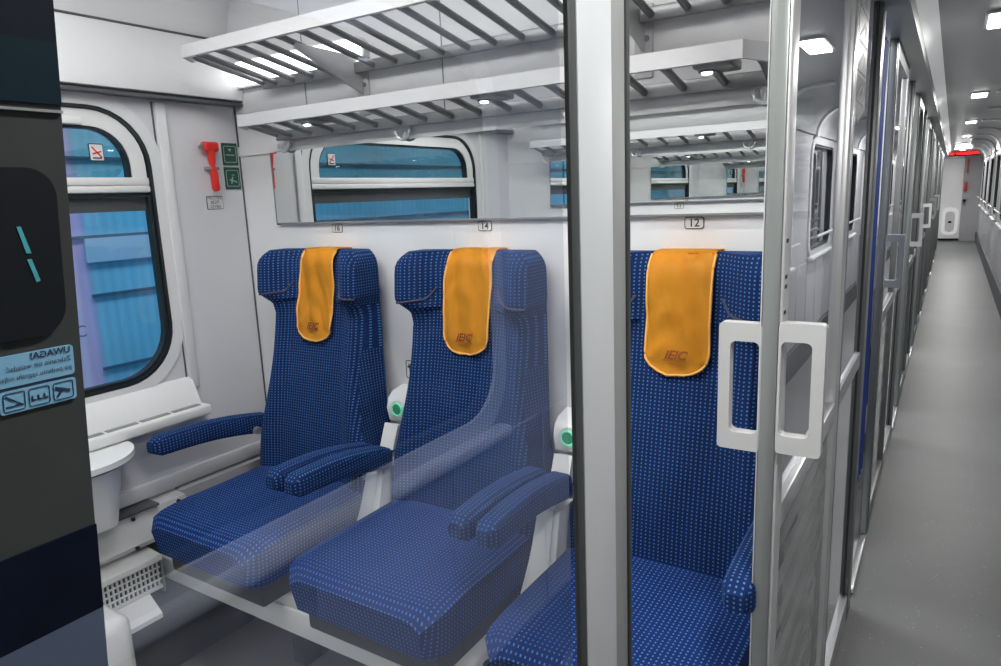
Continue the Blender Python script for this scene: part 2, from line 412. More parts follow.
# vertical ribs of the lower panelling
for k in range(46):
    y = -1.0 + k * .46
    if y > YEND: break
    MB().box(XC - .006, XC + .001, y, y + .43, .23, .86, .002, 1).build('trim_5', 'panel')['kind'] = 'structure'
for k in range(-1, 10):
    cy = .9 + PITCH * k
    w = empty('window_%d' % (k + 3), (XC, cy, HZ0), 'rounded corridor window with pale sill, number %s along the corridor wall' % (k + 2), 'window', 'corridor windows', 'structure')
    cz = (HZ0 + HZ1) / 2; h = HZ1 - HZ0
    MB().ring(rr(cy, cz, 1.30, h + .10, .17), rr(cy, cz, 1.20, h - .02, .13), 0, XC - .015, XC + .02).build('window_frame', 'wall2', w)
    MB().ring(rr(cy, cz, 1.20, h - .02, .13), rr(cy, cz, 1.16, h - .06, .11), 0, XC - .005, XC + .03).build('gasket', 'gasket', w)
    MB().sheet([(XC + .02, *p) for p in rr(cy, cz, 1.18, h - .04, .12)]).build('pane', 'corrglass', w)
    MB().box(XC - .05, XC + .0, cy - .62, cy + .62, .865, .90, .012, 3).build('sill', 'white', w)
# handrail along the corridor windows
for k in range(1, 10):
    cy = .9 + PITCH * k
    hr = empty('handrail', (XC - .07, cy, 1.05), 'slim grey handrail on brackets in front of a corridor window', 'handrail', 'corridor handrails')
    MB().tube([(XC - .07, cy - .6, 1.07), (XC - .07, cy + .6, 1.07)], .012, 10).build('rail', 'alubright', hr)
    for s in (-.55, .55):
        MB().tube([(XC - .07, cy + s, 1.07), (XC + .0, cy + s, 1.05)], .009, 8).build('bracket', 'alu', hr)

# end wall of the corridor
MB().box(XW, XC + .1, YEND, YEND + .05, 0, 2.3).build('wall_back', 'panel', smooth=False)['kind'] = 'structure'
d = empty('door_9', (.17, YEND - .02, 0), 'pale door closing the far end of the corridor', 'door', None, 'structure')
MB().box(-.12, .42, YEND - .04, YEND - .002, .05, 1.98, .01).build('door_leaf', mat('door_white', (.92, .92, .92), .35, noise=.02, emis=.08), d)  # slight emission added to brighten the door
MB().prism(rr(.21, .47, .33, .66, .13), 1, YEND - .055, YEND - .04).build('door_inset', mat('inset_white_glow', (.9, .9, .9), .3, noise=.01, emis=.25), d)  # glow added to the plain white inset, no lamp inside
MB().prism(rr(.21, .47, .20, .50, .09), 1, YEND - .06, YEND - .055).build('door_window', 'white', d)
MB().prism(rr(.21, .46, .07, .05, .01), 1, YEND - .064, YEND - .06).build('mark', 'ink', d)
MB().box(-.05, .42, YEND - .06, YEND - .04, .02, .06).build('threshold', 'darker', d)
o = MB().box(.45, .50, YEND - .12, YEND - .002, 1.20, 1.42, .01).build('alarm_box', 'red'); tag(o, 'small red box on the far end wall beside the pale door', 'alarm box')
o = MB().box(.47, .50, YEND - .10, YEND - .002, 1.62, 1.95, .01).build('wall_sign', mat('orange_sign', (.75, .12, .02), .5, noise=.02)); tag(o, 'narrow orange red strip sign above the red box at the corridor end', 'sign')
o = MB().box(.44, .50, YEND - .12, YEND - .002, .93, 1.0, .01).build('door_stop', 'darker'); tag(o, 'small black block on the end wall below the red box', 'fitting')
dis = empty('passenger_display', (.35, YEND - .3, 2.1), 'dark display above the end door with glowing red characters', 'display')
MB().box(.02, .70, YEND - .34, YEND - .22, 2.03, 2.11, .01).build('housing', 'darker', dis)
text_mesh('lettering', '12:40 WARSZAWA', .088, (.36, YEND - .345, 2.07), (1, 0, 0), (0, 0, 1), 'redled', dis, bold=.002)
t = MB().box(.0, .40, YEND - .25, YEND - .05, 1.985, 2.02, .006).build('trim_6', 'alubright'); struct(t)

# corridor ceiling lamps
for k in range(-2, 6):
    y = 3.56 + 3.03 * k
    lr = empty('ceiling_lamp', (.33, y, 2.12), ['square lit lamp set in the corridor ceiling, %s from the camera' % w for w in ('behind', 'overhead', 'nearest in view', 'second', 'third', 'fourth', 'fifth', 'sixth')][k + 2], 'lamp', 'corridor ceiling lamps')
    MB().prism(rr(.34, y, .12, .32, .02), 2, 2.108, 2.119).build('lamp_frame', 'alu', lr)
    MB().prism(rr(.34, y, .095, .29, .015), 2, 2.103, 2.108).build('diffuser', 'lamp', lr)
    la = bpy.data.lights.new('corridor_light', 'AREA'); la.shape = 'RECTANGLE'; la.size = .095; la.size_y = .29; la.energy = 13; la.color = (1, .98, .95)
    lo = bpy.data.objects.new('corridor_light', la); COL.objects.link(lo); lo.location = (.34, y, 2.098); adopt_l = lo
o = MB().tube([(.50, 6.2, 2.118), (.50, 6.2, 2.10)], .03, 14).build('smoke_detector', 'darker'); tag(o, 'small round black detector on the corridor ceiling right of a lamp', 'detector')

# ------------------------------------------------------------------ seat walls between compartments
def seat_wall(y0, y1, name):
    o = MB().box(XW, -.002, y0, y1, 0, 2.3).build(name, 'seatwall', smooth=False); struct(o)
seat_wall(YS, YS + .10, 'wall_back')
seat_wall(YO - .10, YO, 'wall_front')
for k in range(1, NC):
    seat_wall(YS + PITCH * k, YS + PITCH * k + .10, 'wall_back')
    if YO + PITCH * k > YS + .11 and k < 4:
        seat_wall(YO + PITCH * k - .02, YO + PITCH * k, 'wall_front')

# ------------------------------------------------------------------ outer window wall of the compartments
WY, WZ0, WZ1 = .72, .975, 1.805
def window_cell(k, y0, y1, full):
    cy = WY + PITCH * k
    inner = rr(cy, (WZ0 + WZ1) / 2, 1.13, WZ1 - WZ0, .17)
    m = MB().ring(rect_like(0, 0, 0, 0, inner, y0, y1, .0, 2.1), inner, 0, XW - .05, XW)
    return m
m = window_cell(0, YO, YS, True)
m.build('wall_left', 'wall', smooth=False)['kind'] = 'structure'
for k in range(1, NC):
    window_cell(k, YO + PITCH * k - .12, YS + PITCH * k, True).build('wall_left', 'wall', smooth=False)['kind'] = 'structure'
MB().box(XW - .05, XW, YS, YS + .12, 0, 2.1).build('wall_left', 'wall', smooth=False)['kind'] = 'structure'

def train_window(k, detail=True):
    cy = WY + PITCH * k; cz = (WZ0 + WZ1) / 2; h = WZ1 - WZ0
    w = empty('window_%d' % (1 if k == 0 else 20 + k), (XW, cy, WZ0), 'large rounded train window with white frame and tilting top pane' if k == 0 else 'train window in a neighbouring compartment', 'window', None if k == 0 else 'neighbouring train windows', 'structure')
    MB().ring(rr(cy, cz, 1.20, h + .07, .20), rr(cy, cz, 1.13, h - .0, .17), 0, XW - .02, XW + .006).build('outer_frame', 'gasket' if False else 'wall2', w)
    MB().ring(rr(cy, cz, 1.13, h, .17), rr(cy, cz, 1.112, h - .018, .165), 0, XW - .03, XW + .004).build('gasket', 'gasket', w)
    # white hopper frame: upper part only
    zt, zb = WZ1 - .012, 1.598
    outer = rr(cy, (zt + zb) / 2, 1.10, zt - zb, (.155, .155, .003, .003)); inn = rr(cy, (zt + zb - .04) / 2 - .008, 1.01, zt - zb - .055 + .02, (.11, .11, .012, .012))
    MB().ring(outer, inn, 0, XW - .035, XW - .004).build('hopper_frame', 'white', w)
    MB().ring(rr(cy, (zt + zb - .04) / 2 - .008, 1.015, zt - zb - .03, (.112, .112, .013, .013)), rr(cy, (zt + zb - .04) / 2 - .008, .995, zt - zb - .05, (.10, .10, .008, .008)), 0, XW - .036, XW - .008).build('gasket', 'gasket', w)
    MB().box(XW - .04, XW + .002, cy - .555, cy + .555, 1.558, 1.577, .005, 2).box(XW - .04, XW + .0, cy - .555, cy + .555, 1.580, 1.603, .005, 2).box(XW - .04, XW - .006, cy - .555, cy + .555, 1.57, 1.59).build('crossbar', 'white', w)
    MB().sheet([(XW - .028, *p) for p in rr(cy, (zt + zb) / 2 - .02, 1.01, zt - zb - .03, .08)]).build('upper_pane', 'hopglass', w)
    MB().box(XW - .045, XW - .02, cy - .55, cy + .55, 1.503, 1.558).build('dark_band', mat('dark_band_grey', (.07, .075, .08), .4, noise=.1), w)  # dark band across the top of the lower pane
    # lower gasket and pane
    ib = rr(cy, (WZ0 + 1.56) / 2, 1.105, 1.56 - WZ0 - .02, (.003, .003, .155, .155)); ii = rr(cy, (WZ0 + 1.56) / 2 + .003, 1.088, 1.56 - WZ0 - .036, (.003, .003, .15, .15))
    MB().ring(ib, ii, 0, XW - .028, XW - .002).build('gasket', 'gasket', w)
    MB().sheet([(XW - .024, *p) for p in rr(cy, (WZ0 + 1.56) / 2, 1.09, 1.56 - WZ0 - .03, (.003, .003, .15, .15))]).build('lower_pane', 'winglass', w)
    return w
w0 = train_window(0)
train_window(1)
MB().box(XW - .012, XW + .014, 1.02, 1.09, 1.748, 1.772, .004).build('latch', 'white', w0)
# sticker on hopper pane
st = empty('window_sticker', (XW - .02, 1.137, 1.675), 'small square white sticker with a crossed out leaning pictogram on the upper window pane', 'sticker')
MB().prism(rr(1.137, 1.675, .042, .050, .003), 0, XW - .024, XW - .0225).build('border', 'ink', st)
MB().prism(rr(1.137, 1.675, .037, .045, .002), 0, XW - .0225, XW - .021).build('face', 'paper', st)
MB().prism([(1.122, 1.690), (1.126, 1.692), (1.152, 1.662), (1.149, 1.659)], 0, XW - .021, XW - .020).prism([(1.125, 1.668), (1.150, 1.676), (1.150, 1.680), (1.125, 1.673)], 0, XW - .021, XW - .020).build('pictogram', 'red', st)
MB().box(XW - .021, XW - .0203, 1.124, 1.150, 1.657, 1.661).build('pictogram_bar', 'ink', st)
# pillar strips and panel seams on the window wall
for y0, y1, x1, nm in ((1.318, 1.352, .010, 'trim_7'),):
    MB().box(XW - .002, XW + x1, y0, y1, .92, 1.83, .004).build(nm, 'wall2')['kind'] = 'structure'
MB().box(XW - .002, XW + .002, 1.309, 1.314, .92, 1.83).build('trim_8', 'dark', smooth=False)['kind'] = 'structure'
MB().box(XW - .002, XW + .010, .08, .112, .92, 1.83, .004).build('trim_7', 'wall2')['kind'] = 'structure'
MB().box(XW - .002, XW + .002, YS - .006, YS - .0005, .5, 2.05).build('trim_9', 'dark', smooth=False)['kind'] = 'structure'
# slanted bulkhead above the window
MB().prism([(XW, 1.845), (XW + .05, 1.853), (XW + .055, 1.90), (XW + .012, 2.04), (XW, 2.04)], 1, YO, YS - .001).build('trim_10', 'wall2')['kind'] = 'structure'
MB().box(XW + .0, XW + .045, YO, YS - .001, 1.836, 1.845).build('trim_11', 'dark', smooth=False)['kind'] = 'structure'
MB().box(XW + .0, XW + .016, YO, YS - .001, 2.041, 2.046).build('trim_12', 'dark', smooth=False)['kind'] = 'structure'
# sill shelf
sh = empty('window_shelf', (XW, .6, .86), 'white ledge with slotted air vents below the window', 'shelf')
MB().box(XW, XW + .085, YO + .01, 1.335, .838, .872, .008, 3).build('ledge', 'white', sh)
for j in range(4):
    y = .90 + j * .105
    if y < 1.25: MB().box(XW + .02, XW + .065, y, y + .095, .8721, .8745, .001, 1).build('vent', 'signgrey', sh)
MB().prism([(XW, .872), (XW + .045, .872), (XW + .008, .955), (XW, .96)], 1, YO + .01, 1.325).build('upstand', 'wall2', sh)
# lower trunking and skirt
MB().box(XW, XW + .02, YO, YS, .612, .66, .006).build('trim_13', 'wall2')['kind'] = 'structure'
MB().prism([(XW, .60), (XW + .055, .595), (XW + .065, .50), (XW + .03, .47), (XW, .47)], 1, YO, 1.22).build('trim_14', 'wall2')['kind'] = 'structure'
MB().prism([(XW, .606), (XW + .03, .60), (XW + .03, .46), (XW, .46)], 1, 1.22, YS).build('trim_14', 'panel')['kind'] = 'structure'
MB().box(XW, XW + .075, YO, 1.12, .603, .609).build('trim_15', 'dark', smooth=False)['kind'] = 'structure'
MB().box(XW, XW + .012, YO, YS, 0, .46).build('baseboard_left', 'dark', smooth=False)['kind'] = 'structure'
for yy, zz in ((1.04, .585), (1.19, .585), (1.04, .49)):
    o = MB().tube([(XW + .06, yy, zz), (XW + .066, yy, zz)], .006, 8).build('panel_screw', 'ink'); tag(o, 'tiny dark screw in the pale trunking below the window', 'screw', 'trunking screws')

# heater
ht = empty('floor_heater', (XW, 1.0, .3), 'white topped heater box with a perforated front grille under the window', 'heater')
MB().prism([(.40, .0), (.40, .10)], 0, 0, .001) if False else None
MB().prism([(XW, .465), (XW + .10, .455), (XW + .10, .44), (XW, .44)], 1, .35, 1.09).build('top_plate', 'white', ht)
MB().box(XW, XW + .085, .36, 1.085, .35, .44).build('core', 'grille', ht)
g = MB()
for i in range(52):
    for j in range(4):
        g.box(XW + .0851, XW + .090, .37 + i * .0138, .37 + i * .0138 + .0055, .354 + j * .020, .354 + j * .020 + .017)
g.box(XW + .085, XW + .093, .36, 1.085, .345, .353); 
for j in range(5): g.box(XW + .0851, XW + .0905, .36, 1.085, .352 + j * .020, .352 + j * .020 + .004)
g.build('grille', 'paper', ht, smooth=False)
MB().box(XW, XW + .095, 1.085, 1.092, .33, .455).build('end_plate', 'signgrey', ht)
MB().prism([(XW, .345), (XW + .095, .345), (XW + .15, .30), (XW + .15, .285), (XW, .285)], 1, .35, 1.04).build('lower_ledge', 'paper', ht)
# low pale cover at the foot of the opposite bench
bx = empty('bin_cover', (-1.75, .7, 0), 'white rounded low housing standing below the window heater', 'housing')
MB().box(XW + .02, -1.66, .42, .925, 0, .385, .035, 5).build('body', 'white', bx)
# fold table with bin below
tb = empty('window_table', (-1.75, .7, .86), 'small white rounded table fixed under the window', 'table')
pl = [(XW + .01, .42)] + [(-1.80 + .16 * math.cos(a), .89 + .16 * math.sin(a)) for a in [i * PI / 2 / 10 for i in range(11)]] + [(XW + .01, 1.05)]
pl = [(XW + .005, .42), (-1.64, .42)] + pl[1:-1] + [(XW + .005, 1.05)]
MB().prism(pl, 2, .820, .836).build('tabletop', 'white', tb)
pl2 = [(XW + .005, .46), (-1.67, .46)] + [(-1.80 + .14 * math.cos(a), .89 + .14 * math.sin(a)) for a in [i * PI / 2 / 10 for i in range(11)]] + [(XW + .005, 1.03)]
MB().prism(pl2, 2, .808, .820).build('rim', 'signgrey', tb)
wb = empty('waste_bin', (-1.77, .7, .62), 'white half round waste bin hanging beneath the window table', 'bin')
b_ = bmesh.new()
lo = [(XW + .005, .50), (-1.72, .50)] + [(-1.80 + .08 * math.cos(a), .93 + .05 * math.sin(a)) for a in [i * PI / 2 / 10 for i in range(11)]] + [(XW + .005, .98)]
hi = [(XW + .005, .48), (-1.69, .48)] + [(-1.80 + .125 * math.cos(a), .90 + .115 * math.sin(a)) for a in [i * PI / 2 / 10 for i in range(11)]] + [(XW + .005, 1.015)]
A = [b_.verts.new((x, y, .625)) for x, y in lo]; B = [b_.verts.new((x, y, .807)) for x, y in hi]
b_.faces.new(A[::-1]); b_.faces.new(B)
for i in range(len(A)): b_.faces.new((A[i], A[(i + 1) % len(A)], B[(i + 1) % len(A)], B[i]))
q = MB(); q.merge(b_); q.build('bin_body', 'white', wb)

# emergency hammer, signs on the pillar
hm = empty('emergency_hammer', (XW, 1.497, 1.56), 'red emergency hammer clipped to the pillar beside the window', 'hammer')
X0 = XW + .012
MB().box(X0, X0 + .028, 1.470, 1.525, 1.690, 1.722, .008, 3).build('head', 'red', hm)
MB().prism([(1.470, 1.716), (1.458, 1.706), (1.463, 1.698), (1.470, 1.700)], 0, X0 + .008, X0 + .02).build('point', 'signgrey', hm)
MB().tube([(X0 + .014, 1.499, 1.695), (X0 + .014, 1.500, 1.66), (X0 + .014, 1.500, 1.645), (X0 + .014, 1.502, 1.62), (X0 + .014, 1.504, 1.572), (X0 + .014, 1.505, 1.563)], [.014, .012, .009, .0125, .013, .008], 12).build('handle', 'red', hm)
MB().box(XW, X0 + .02, 1.484, 1.522, 1.632, 1.642, .002).build('clip', 'signgrey', hm)
for _c in hm.children:
    for _v in _c.data.vertices: _v.co.y -= .016; _v.co.z -= .006
for z, nm, lab in ((1.680, 'emergency_sign', 'dark green square sign with white outline, upper of the pair beside the red hammer'), (1.600, 'emergency_sign', 'dark green square sign with a pictogram, lower of the pair beside the red hammer')):
    e = empty(nm, (XW, 1.575, z), lab, 'sign')
    MB().box(XW, XW + .004, 1.543, 1.604, z - .037, z + .037, .001, 1).build('plate', 'green', e)
    MB().ring(rr(1.573, z, .050, .055, .006, 4), rr(1.573, z, .046, .051, .005, 4), 0, XW + .004, XW + .0046).build('outline', 'signline', e)
    pm = MB()
    if z > 1.65:
        pm.box(XW + .004, XW + .0046, 1.556, 1.590, z - .004, z - .001).prism([(1.566, z + .018), (1.580, z + .018), (1.573, z + .008)], 0, XW + .004, XW + .0046)
    else:
        pm.prism([(1.565, z - .018), (1.569, z - .018), (1.576, z + .004), (1.571, z + .006)], 0, XW + .004, XW + .0046).prism([(1.560, z - .006), (1.590, z - .015), (1.590, z - .011), (1.562, z - .002)], 0, XW + .004, XW + .0046).tube([(XW + .0043, 1.575, z + .010), (XW + .0047, 1.575, z + .012)], .005, 8)
    pm.build('pictogram', 'signline', e)
e = empty('instruction_plate', (XW, 1.495, 1.52), 'small white outlined plate of black print below the red hammer', 'sign')
MB().prism(rr(1.495, 1.520, .062, .044, .004, 4), 0, XW, XW + .0015).build('border', 'ink', e)
MB().prism(rr(1.495, 1.520, .058, .040, .003, 4), 0, XW + .0015, XW + .0025).build('face', 'paper', e)
text_mesh('lettering', 'MŁOTEK\nBEZP.\nSZYBA', .0145, (XW + .003, 1.495, 1.521), (0, 1, 0), (0, 0, 1), 'ink', e)

# ------------------------------------------------------------------ mirrors
def mirror(yface, sgn, x0, x1, lab):
    e = empty('wall_mirror', ((x0 + x1) / 2, yface, 1.56), lab, 'mirror')
    y0, y1 = sorted((yface, yface + sgn * .014))
    MB().box(x0, x1, y0, y1, 1.445, 1.674).build('mirror_glass', 'mirror', e, smooth=False)
    y0, y1 = sorted((yface, yface + sgn * .015))
    MB().box(x0 - .004, x1 + .004, y0, y1, 1.441, 1.4452).build('bottom_strip', 'signgrey', e, smooth=False)
    y0, y1 = sorted((yface, yface + sgn * .015))
    MB().box(x0 - .004, x0, y0, y1, 1.437, 1.674).build('edge_strip', 'signgrey', e, smooth=False)
mirror(YS, -1, -1.695, -.03, 'long frameless mirror on the wall above the three blue seats')
mirror(YO, 1, -1.60, -.03, 'long frameless mirror on the opposite wall, seen in the first mirror')

# trunking strip above mirror
for yf, sg in ((YS, -1), (YO, 1)):
    y0, y1 = sorted((yf, yf + sg * .006))
    MB().box(XW + .001, -.03, y0, y1, 1.674, 1.705).build('trim_16', 'wall2')['kind'] = 'structure'
    y0, y1 = sorted((yf, yf + sg * .003))
    for zz in (1.91,):
        pass

def plate(num, x, yf, sg, lab):
    e = empty('seat_number_plate', (x, yf, 1.427), lab, 'number plate')
    def yy(a): return yf + sg * a
    a, b = sorted((yy(0), yy(.0015))); MB().prism(rr(x, 1.4235, .046, .028, .006, 4), 1, a, b).build('border', 'ink', e)
    a, b = sorted((yy(.0015), yy(.0022))); MB().prism(rr(x, 1.4235, .042, .024, .005, 4), 1, a, b).build('face', 'paper', e)
    text_mesh('number', num, .026, (x, yy(.0026), 1.423), (-sg, 0, 0), (0, 0, 1), 'ink', e, bold=.0004)
for num, x, nb in (('16', -1.430, 'nearest the window'), ('14', -.862, 'above the middle seat'), ('12', -.279, 'above the seat by the door')):
    plate(num, x, YS, -1, 'small white plate reading %s %s' % (num, nb))
for num, x in (('15', -1.43), ('17', -.90), ('11', -.30)):
    plate(num, x, YO, 1, {'15': 'small white plate on the opposite wall at the window end', '17': 'small white plate on the opposite wall in the middle, seen in the mirror', '11': 'small white plate on the opposite wall at the door end'}[num])

# ------------------------------------------------------------------ luggage racks
def rack(yw, sg, yf, zf, yb, zb, x0, x1, nbar, lab, spots=(), brk=(), chamfer=True, cat='luggage rack'):
    """sg -1: rack on the far seat wall; +1: opposite wall"""
    r = empty('luggage_rack', ((x0 + x1) / 2, yw, zb), lab, cat)
    ch = .055 if chamfer else .0
    # front rail: flat white profile, chamfered ends running back
    def rail(pts, hh, tt):
        b = MB(); P = [Vector(p) for p in pts]
        poly = []
        n = len(P); L = []
        for i in range(n):
            d = (P[min(i + 1, n - 1)] - P[max(i - 1, 0)]); d.z = 0; d.normalize(); nn = Vector((-d.y, d.x, 0)) * tt / 2
            L.append([b.bm.verts.new(P[i] + nn + Vector((0, 0, hh / 2))), b.bm.verts.new(P[i] - nn + Vector((0, 0, hh / 2))), b.bm.verts.new(P[i] - nn - Vector((0, 0, hh / 2))), b.bm.verts.new(P[i] + nn - Vector((0, 0, hh / 2)))])
        for i in range(n - 1):
            for k in range(4): b.bm.faces.new((L[i][k], L[i][(k + 1) % 4], L[i + 1][(k + 1) % 4], L[i + 1][k]))
        b.bm.faces.new(L[0]); b.bm.faces.new(L[-1][::-1])
        return b
    rail([(x0, yb, zb + .01), (x0, yf + sg * -.03 * 0 - sg * .0, zf)] if False else [(x0 + .0, yf - sg * .035, zf - .006), (x0 + .012, yf, zf), (x1 - ch, yf, zf), (x1, yf - sg * .06, zf - .008), (x1 + .0, yb, zb + .012)], .034, .014).build('front_rail', 'rackwhite', r, smooth=False)
    MB().box(x0 + .0, x1, min(yb, yb + sg * .018), max(yb, yb + sg * .018), zb - .016, zb + .014, .003).build('back_rail', 'rackbar', r)
    MB().tube([(x0 + .004, yf - sg * .03, zf - .008), (x0 + .004, yb, zb)], .008, 8).build('end_bar', 'rackbar', r)
    for i in range(nbar):
        x = x0 + (i + .8) * (x1 - x0) / (nbar + .2)
        yq = yf if x < x1 - ch - .008 else yf - sg * .05
        MB().tube([(x, yq, zf - .010), (x, yq - sg * .03, zf - .014), (x, yb + sg * .01, zb - .004), (x, yb, zb - .002)], .0085, 8).build('bar', 'rackbar', r)
    for x in brk:
        m_ = MB().prism([(yw, zb + .03), (yw + sg * (abs(yf - yw) - .06), zf - .022), (yw + sg * (abs(yf - yw) - .06), zf - .035), (yw, zb - .075)], 0, x - .004, x + .004)
        m_.box(x - .022, x + .022, min(yw, yw + sg * .008), max(yw, yw + sg * .008), zb - .13, zb + .03, .002)
        bk = m_.build('bracket', 'rackwhite', r)
        MB().tube([(x + .008, yw + sg * .008, zb - .045), (x + .008, yw + sg * .011, zb - .045)], .007, 10).build('screw', 'signgrey', bk)
    return r
rack(YS, -1, 1.30, 1.943, 1.592, 1.886, -1.67, -.09, 19, 'upper and deeper white luggage rack of slanted grey bars above the seats', brk=(-1.27, -.40))
rack(YS, -1, 1.432, 1.757, 1.592, 1.722, -1.63, -.078, 17, 'lower and shallower white luggage rack with reading spots above the mirror')
rack(YO, 1, .14, 1.943, YO + .03, 1.886, -1.69, -.10, 17, 'upper luggage rack on the opposite wall, seen in the mirror', brk=(-1.27, -.40))
rack(YO, 1, .01, 1.757, YO + .03, 1.722, -1.63, -.105, 15, 'lower luggage rack on the opposite wall, seen in the mirror')
def spot(x, y, z, lab):
    e = empty('reading_spot', (x, y, z), lab, 'reading light')
    MB().box(x - .022, x + .055, y - .035, y + .05, z - .002, z + .018, .005, 3).build('housing', 'rackbar', e)
    MB().tube([(x - .002, y, z - .006), (x - .002, y, z)], .017, 16).build('bezel', 'signgrey', e)
    MB().tube([(x - .002, y, z - .009), (x - .002, y, z - .0061)], .010, 14).build('led', 'spot', e)
    la = bpy.data.lights.new('reading_light', 'SPOT'); la.energy = 2.2; la.spot_size = 1.9; la.spot_blend = .6; la.shadow_soft_size = .012; la.color = (1, .97, .9)
    lo_ = bpy.data.objects.new('reading_light', la); COL.objects.link(lo_); lo_.location = (x, y, z - .02)
for x, nb in ((-1.372, 'nearest the window'), (-.752, 'above the middle seat'), (-.212, 'nearest the sliding door')):
    spot(x, 1.475, 1.735, 'small lit reading spot under the lower rack, %s' % nb)
for x, nb in ((-1.372, 'window'), (-.752, 'middle'), (-.212, 'door')):
    spot(x, -.035, 1.735, 'lit reading spot under the opposite lower rack at the %s seat, seen in the mirror' % nb)
def hook(x, yf, sg, lab):
    e = empty('coat_hook', (x, yf, 1.69), lab, 'coat hook')
    MB().tube([(x, yf, 1.700), (x, yf + sg * .010, 1.700)], .014, 14).build('base', 'alu', e)
    pts = [(x, yf + sg * (.008 + .028 * math.sin(a)), 1.690 + .018 * math.cos(a) - .004) for a in [i * PI / 8 for i in range(0, 9)]]
    pts = [(x + .026 * math.cos(a), yf + sg * .024, 1.697 + .026 * math.sin(a)) for a in [PI + i * PI / 9 for i in range(10)]]
    MB().tube(pts, .0042, 8).build('arc', 'alubright', e)
    MB().tube([(x, yf + sg * .008, 1.693), (x, yf + sg * .024, 1.671)], .005, 8).build('stem', 'alubright', e)
for x, nb in ((-1.61, 'left of the mirror top'), (-1.11, 'second from the window'), (-.57, 'third from the window'), (-.125, 'nearest the door')):
    hook(x, YS - .006, -1, 'small metal coat hook under the lower rack, %s' % nb)
for x, nb in ((-1.61, 'beside the window'), (-1.11, 'second along'), (-.57, 'third along'), (-.125, 'by the door')):
    hook(x, YO + .006, 1, 'metal coat hook under the opposite rack %s, seen in the mirror' % nb)
# added glowing panel behind the upper rack, standing in for a lamp's reflection
e = empty('rack_glow_panel', (-1.45, YS, 1.93), 'added white glow behind the bars of the upper rack, in place of a lamp reflection', 'light')
MB().prism(rr(-1.54, 1.932, .60, .086, .035), 1, YS - .024, YS).build('housing', 'rackwhite', e)
MB().prism(rr(-1.54, 1.932, .58, .074, .033), 1, YS - .030, YS - .024).build('diffuser', 'whiteglow', e)
# seams on the upper seat wall
for x in (-1.52, -.98, -.44):
    MB().box(x, x + .003, YS - .0015, YS, 1.71, 2.29).build('trim_17', 'signgrey', smooth=False)['kind'] = 'structure'

# ------------------------------------------------------------------ seats
def lerp(a, b, t): return a + (b - a) * t
def sm(a, b, x):
    t = max(0, min(1, (x - a) / (b - a))); return t * t * (3 - 2 * t)
def yfront(u, z):
    """front surface of the backrest, u in -1..1"""
    # spine line
    pts = [(.48, 1.40), (.62, 1.415), (.78, 1.435), (.95, 1.470), (1.10, 1.503), (1.22, 1.524), (1.30, 1.532), (1.36, 1.540)]
    y = pts[-1][1]
    for (z0, y0), (z1, y1) in zip(pts, pts[1:]):
        if z <= z1: y = lerp(y0, y1, max(0, (z - z0) / (z1 - z0))); break
    h = sm(1.17, 1.235, z)
    bol = lerp(.022, .078, h) * sm(.36 if h > .5 else .55, .86, abs(u))
    edge = .022 * (max(0, abs(u) - .86) / .14) ** 2
    top = .045 * max(0, (z - 1.315) / .047) ** 2.2
    return y - bol + edge + top * (0.55)
def halfw(z):
    h = sm(1.195, 1.235, z)
    w = lerp(.236, .190, sm(.68, 1.05, z))
    w = lerp(w, .216, h)
    if z > 1.30: w -= .030 * ((z - 1.30) / .062) ** 3
    if .0 < (1.25 - z) < .05: pass
    return w
def backrest_bm(cx):
    b = bmesh.new(); Z = [.48 + i * .02 for i in range(35)]; Z = [z for z in Z if z < 1.19] + [1.19, 1.20, 1.21, 1.22, 1.23, 1.245, 1.26, 1.28, 1.30, 1.32, 1.335, 1.348, 1.357, 1.362]
    nu = 20; F = []; Bk = []
    for z in Z:
        w = halfw(z); row = []; rb = []
        for i in range(nu + 1):
            u = -1 + 2 * i / nu; u = math.copysign(abs(u) ** .85, u)
            row.append(b.verts.new((cx + u * w, yfront(u, z), z)))
            yb = 1.585 - .012 * abs(u) ** 6
            rb.append(b.verts.new((cx + u * max(w, .214 if z < 1.30 else w), yb, z)))
        F.append(row); Bk.append(rb)
    for j in range(len(Z) - 1):
        for i in range(nu):
            b.faces.new((F[j][i], F[j][i + 1], F[j + 1][i + 1], F[j + 1][i])); b.faces.new((Bk[j][i], Bk[j + 1][i], Bk[j + 1][i + 1], Bk[j][i + 1]))
        b.faces.new((F[j][0], F[j + 1][0], Bk[j + 1][0], Bk[j][0])); b.faces.new((F[j][nu], Bk[j][nu], Bk[j + 1][nu], F[j + 1][nu]))
    for i in range(nu):
        b.faces.new((F[-1][i], F[-1][i + 1], Bk[-1][i + 1], Bk[-1][i])); b.faces.new((F[0][i], Bk[0][i], Bk[0][i + 1], F[0][i + 1]))
    return b
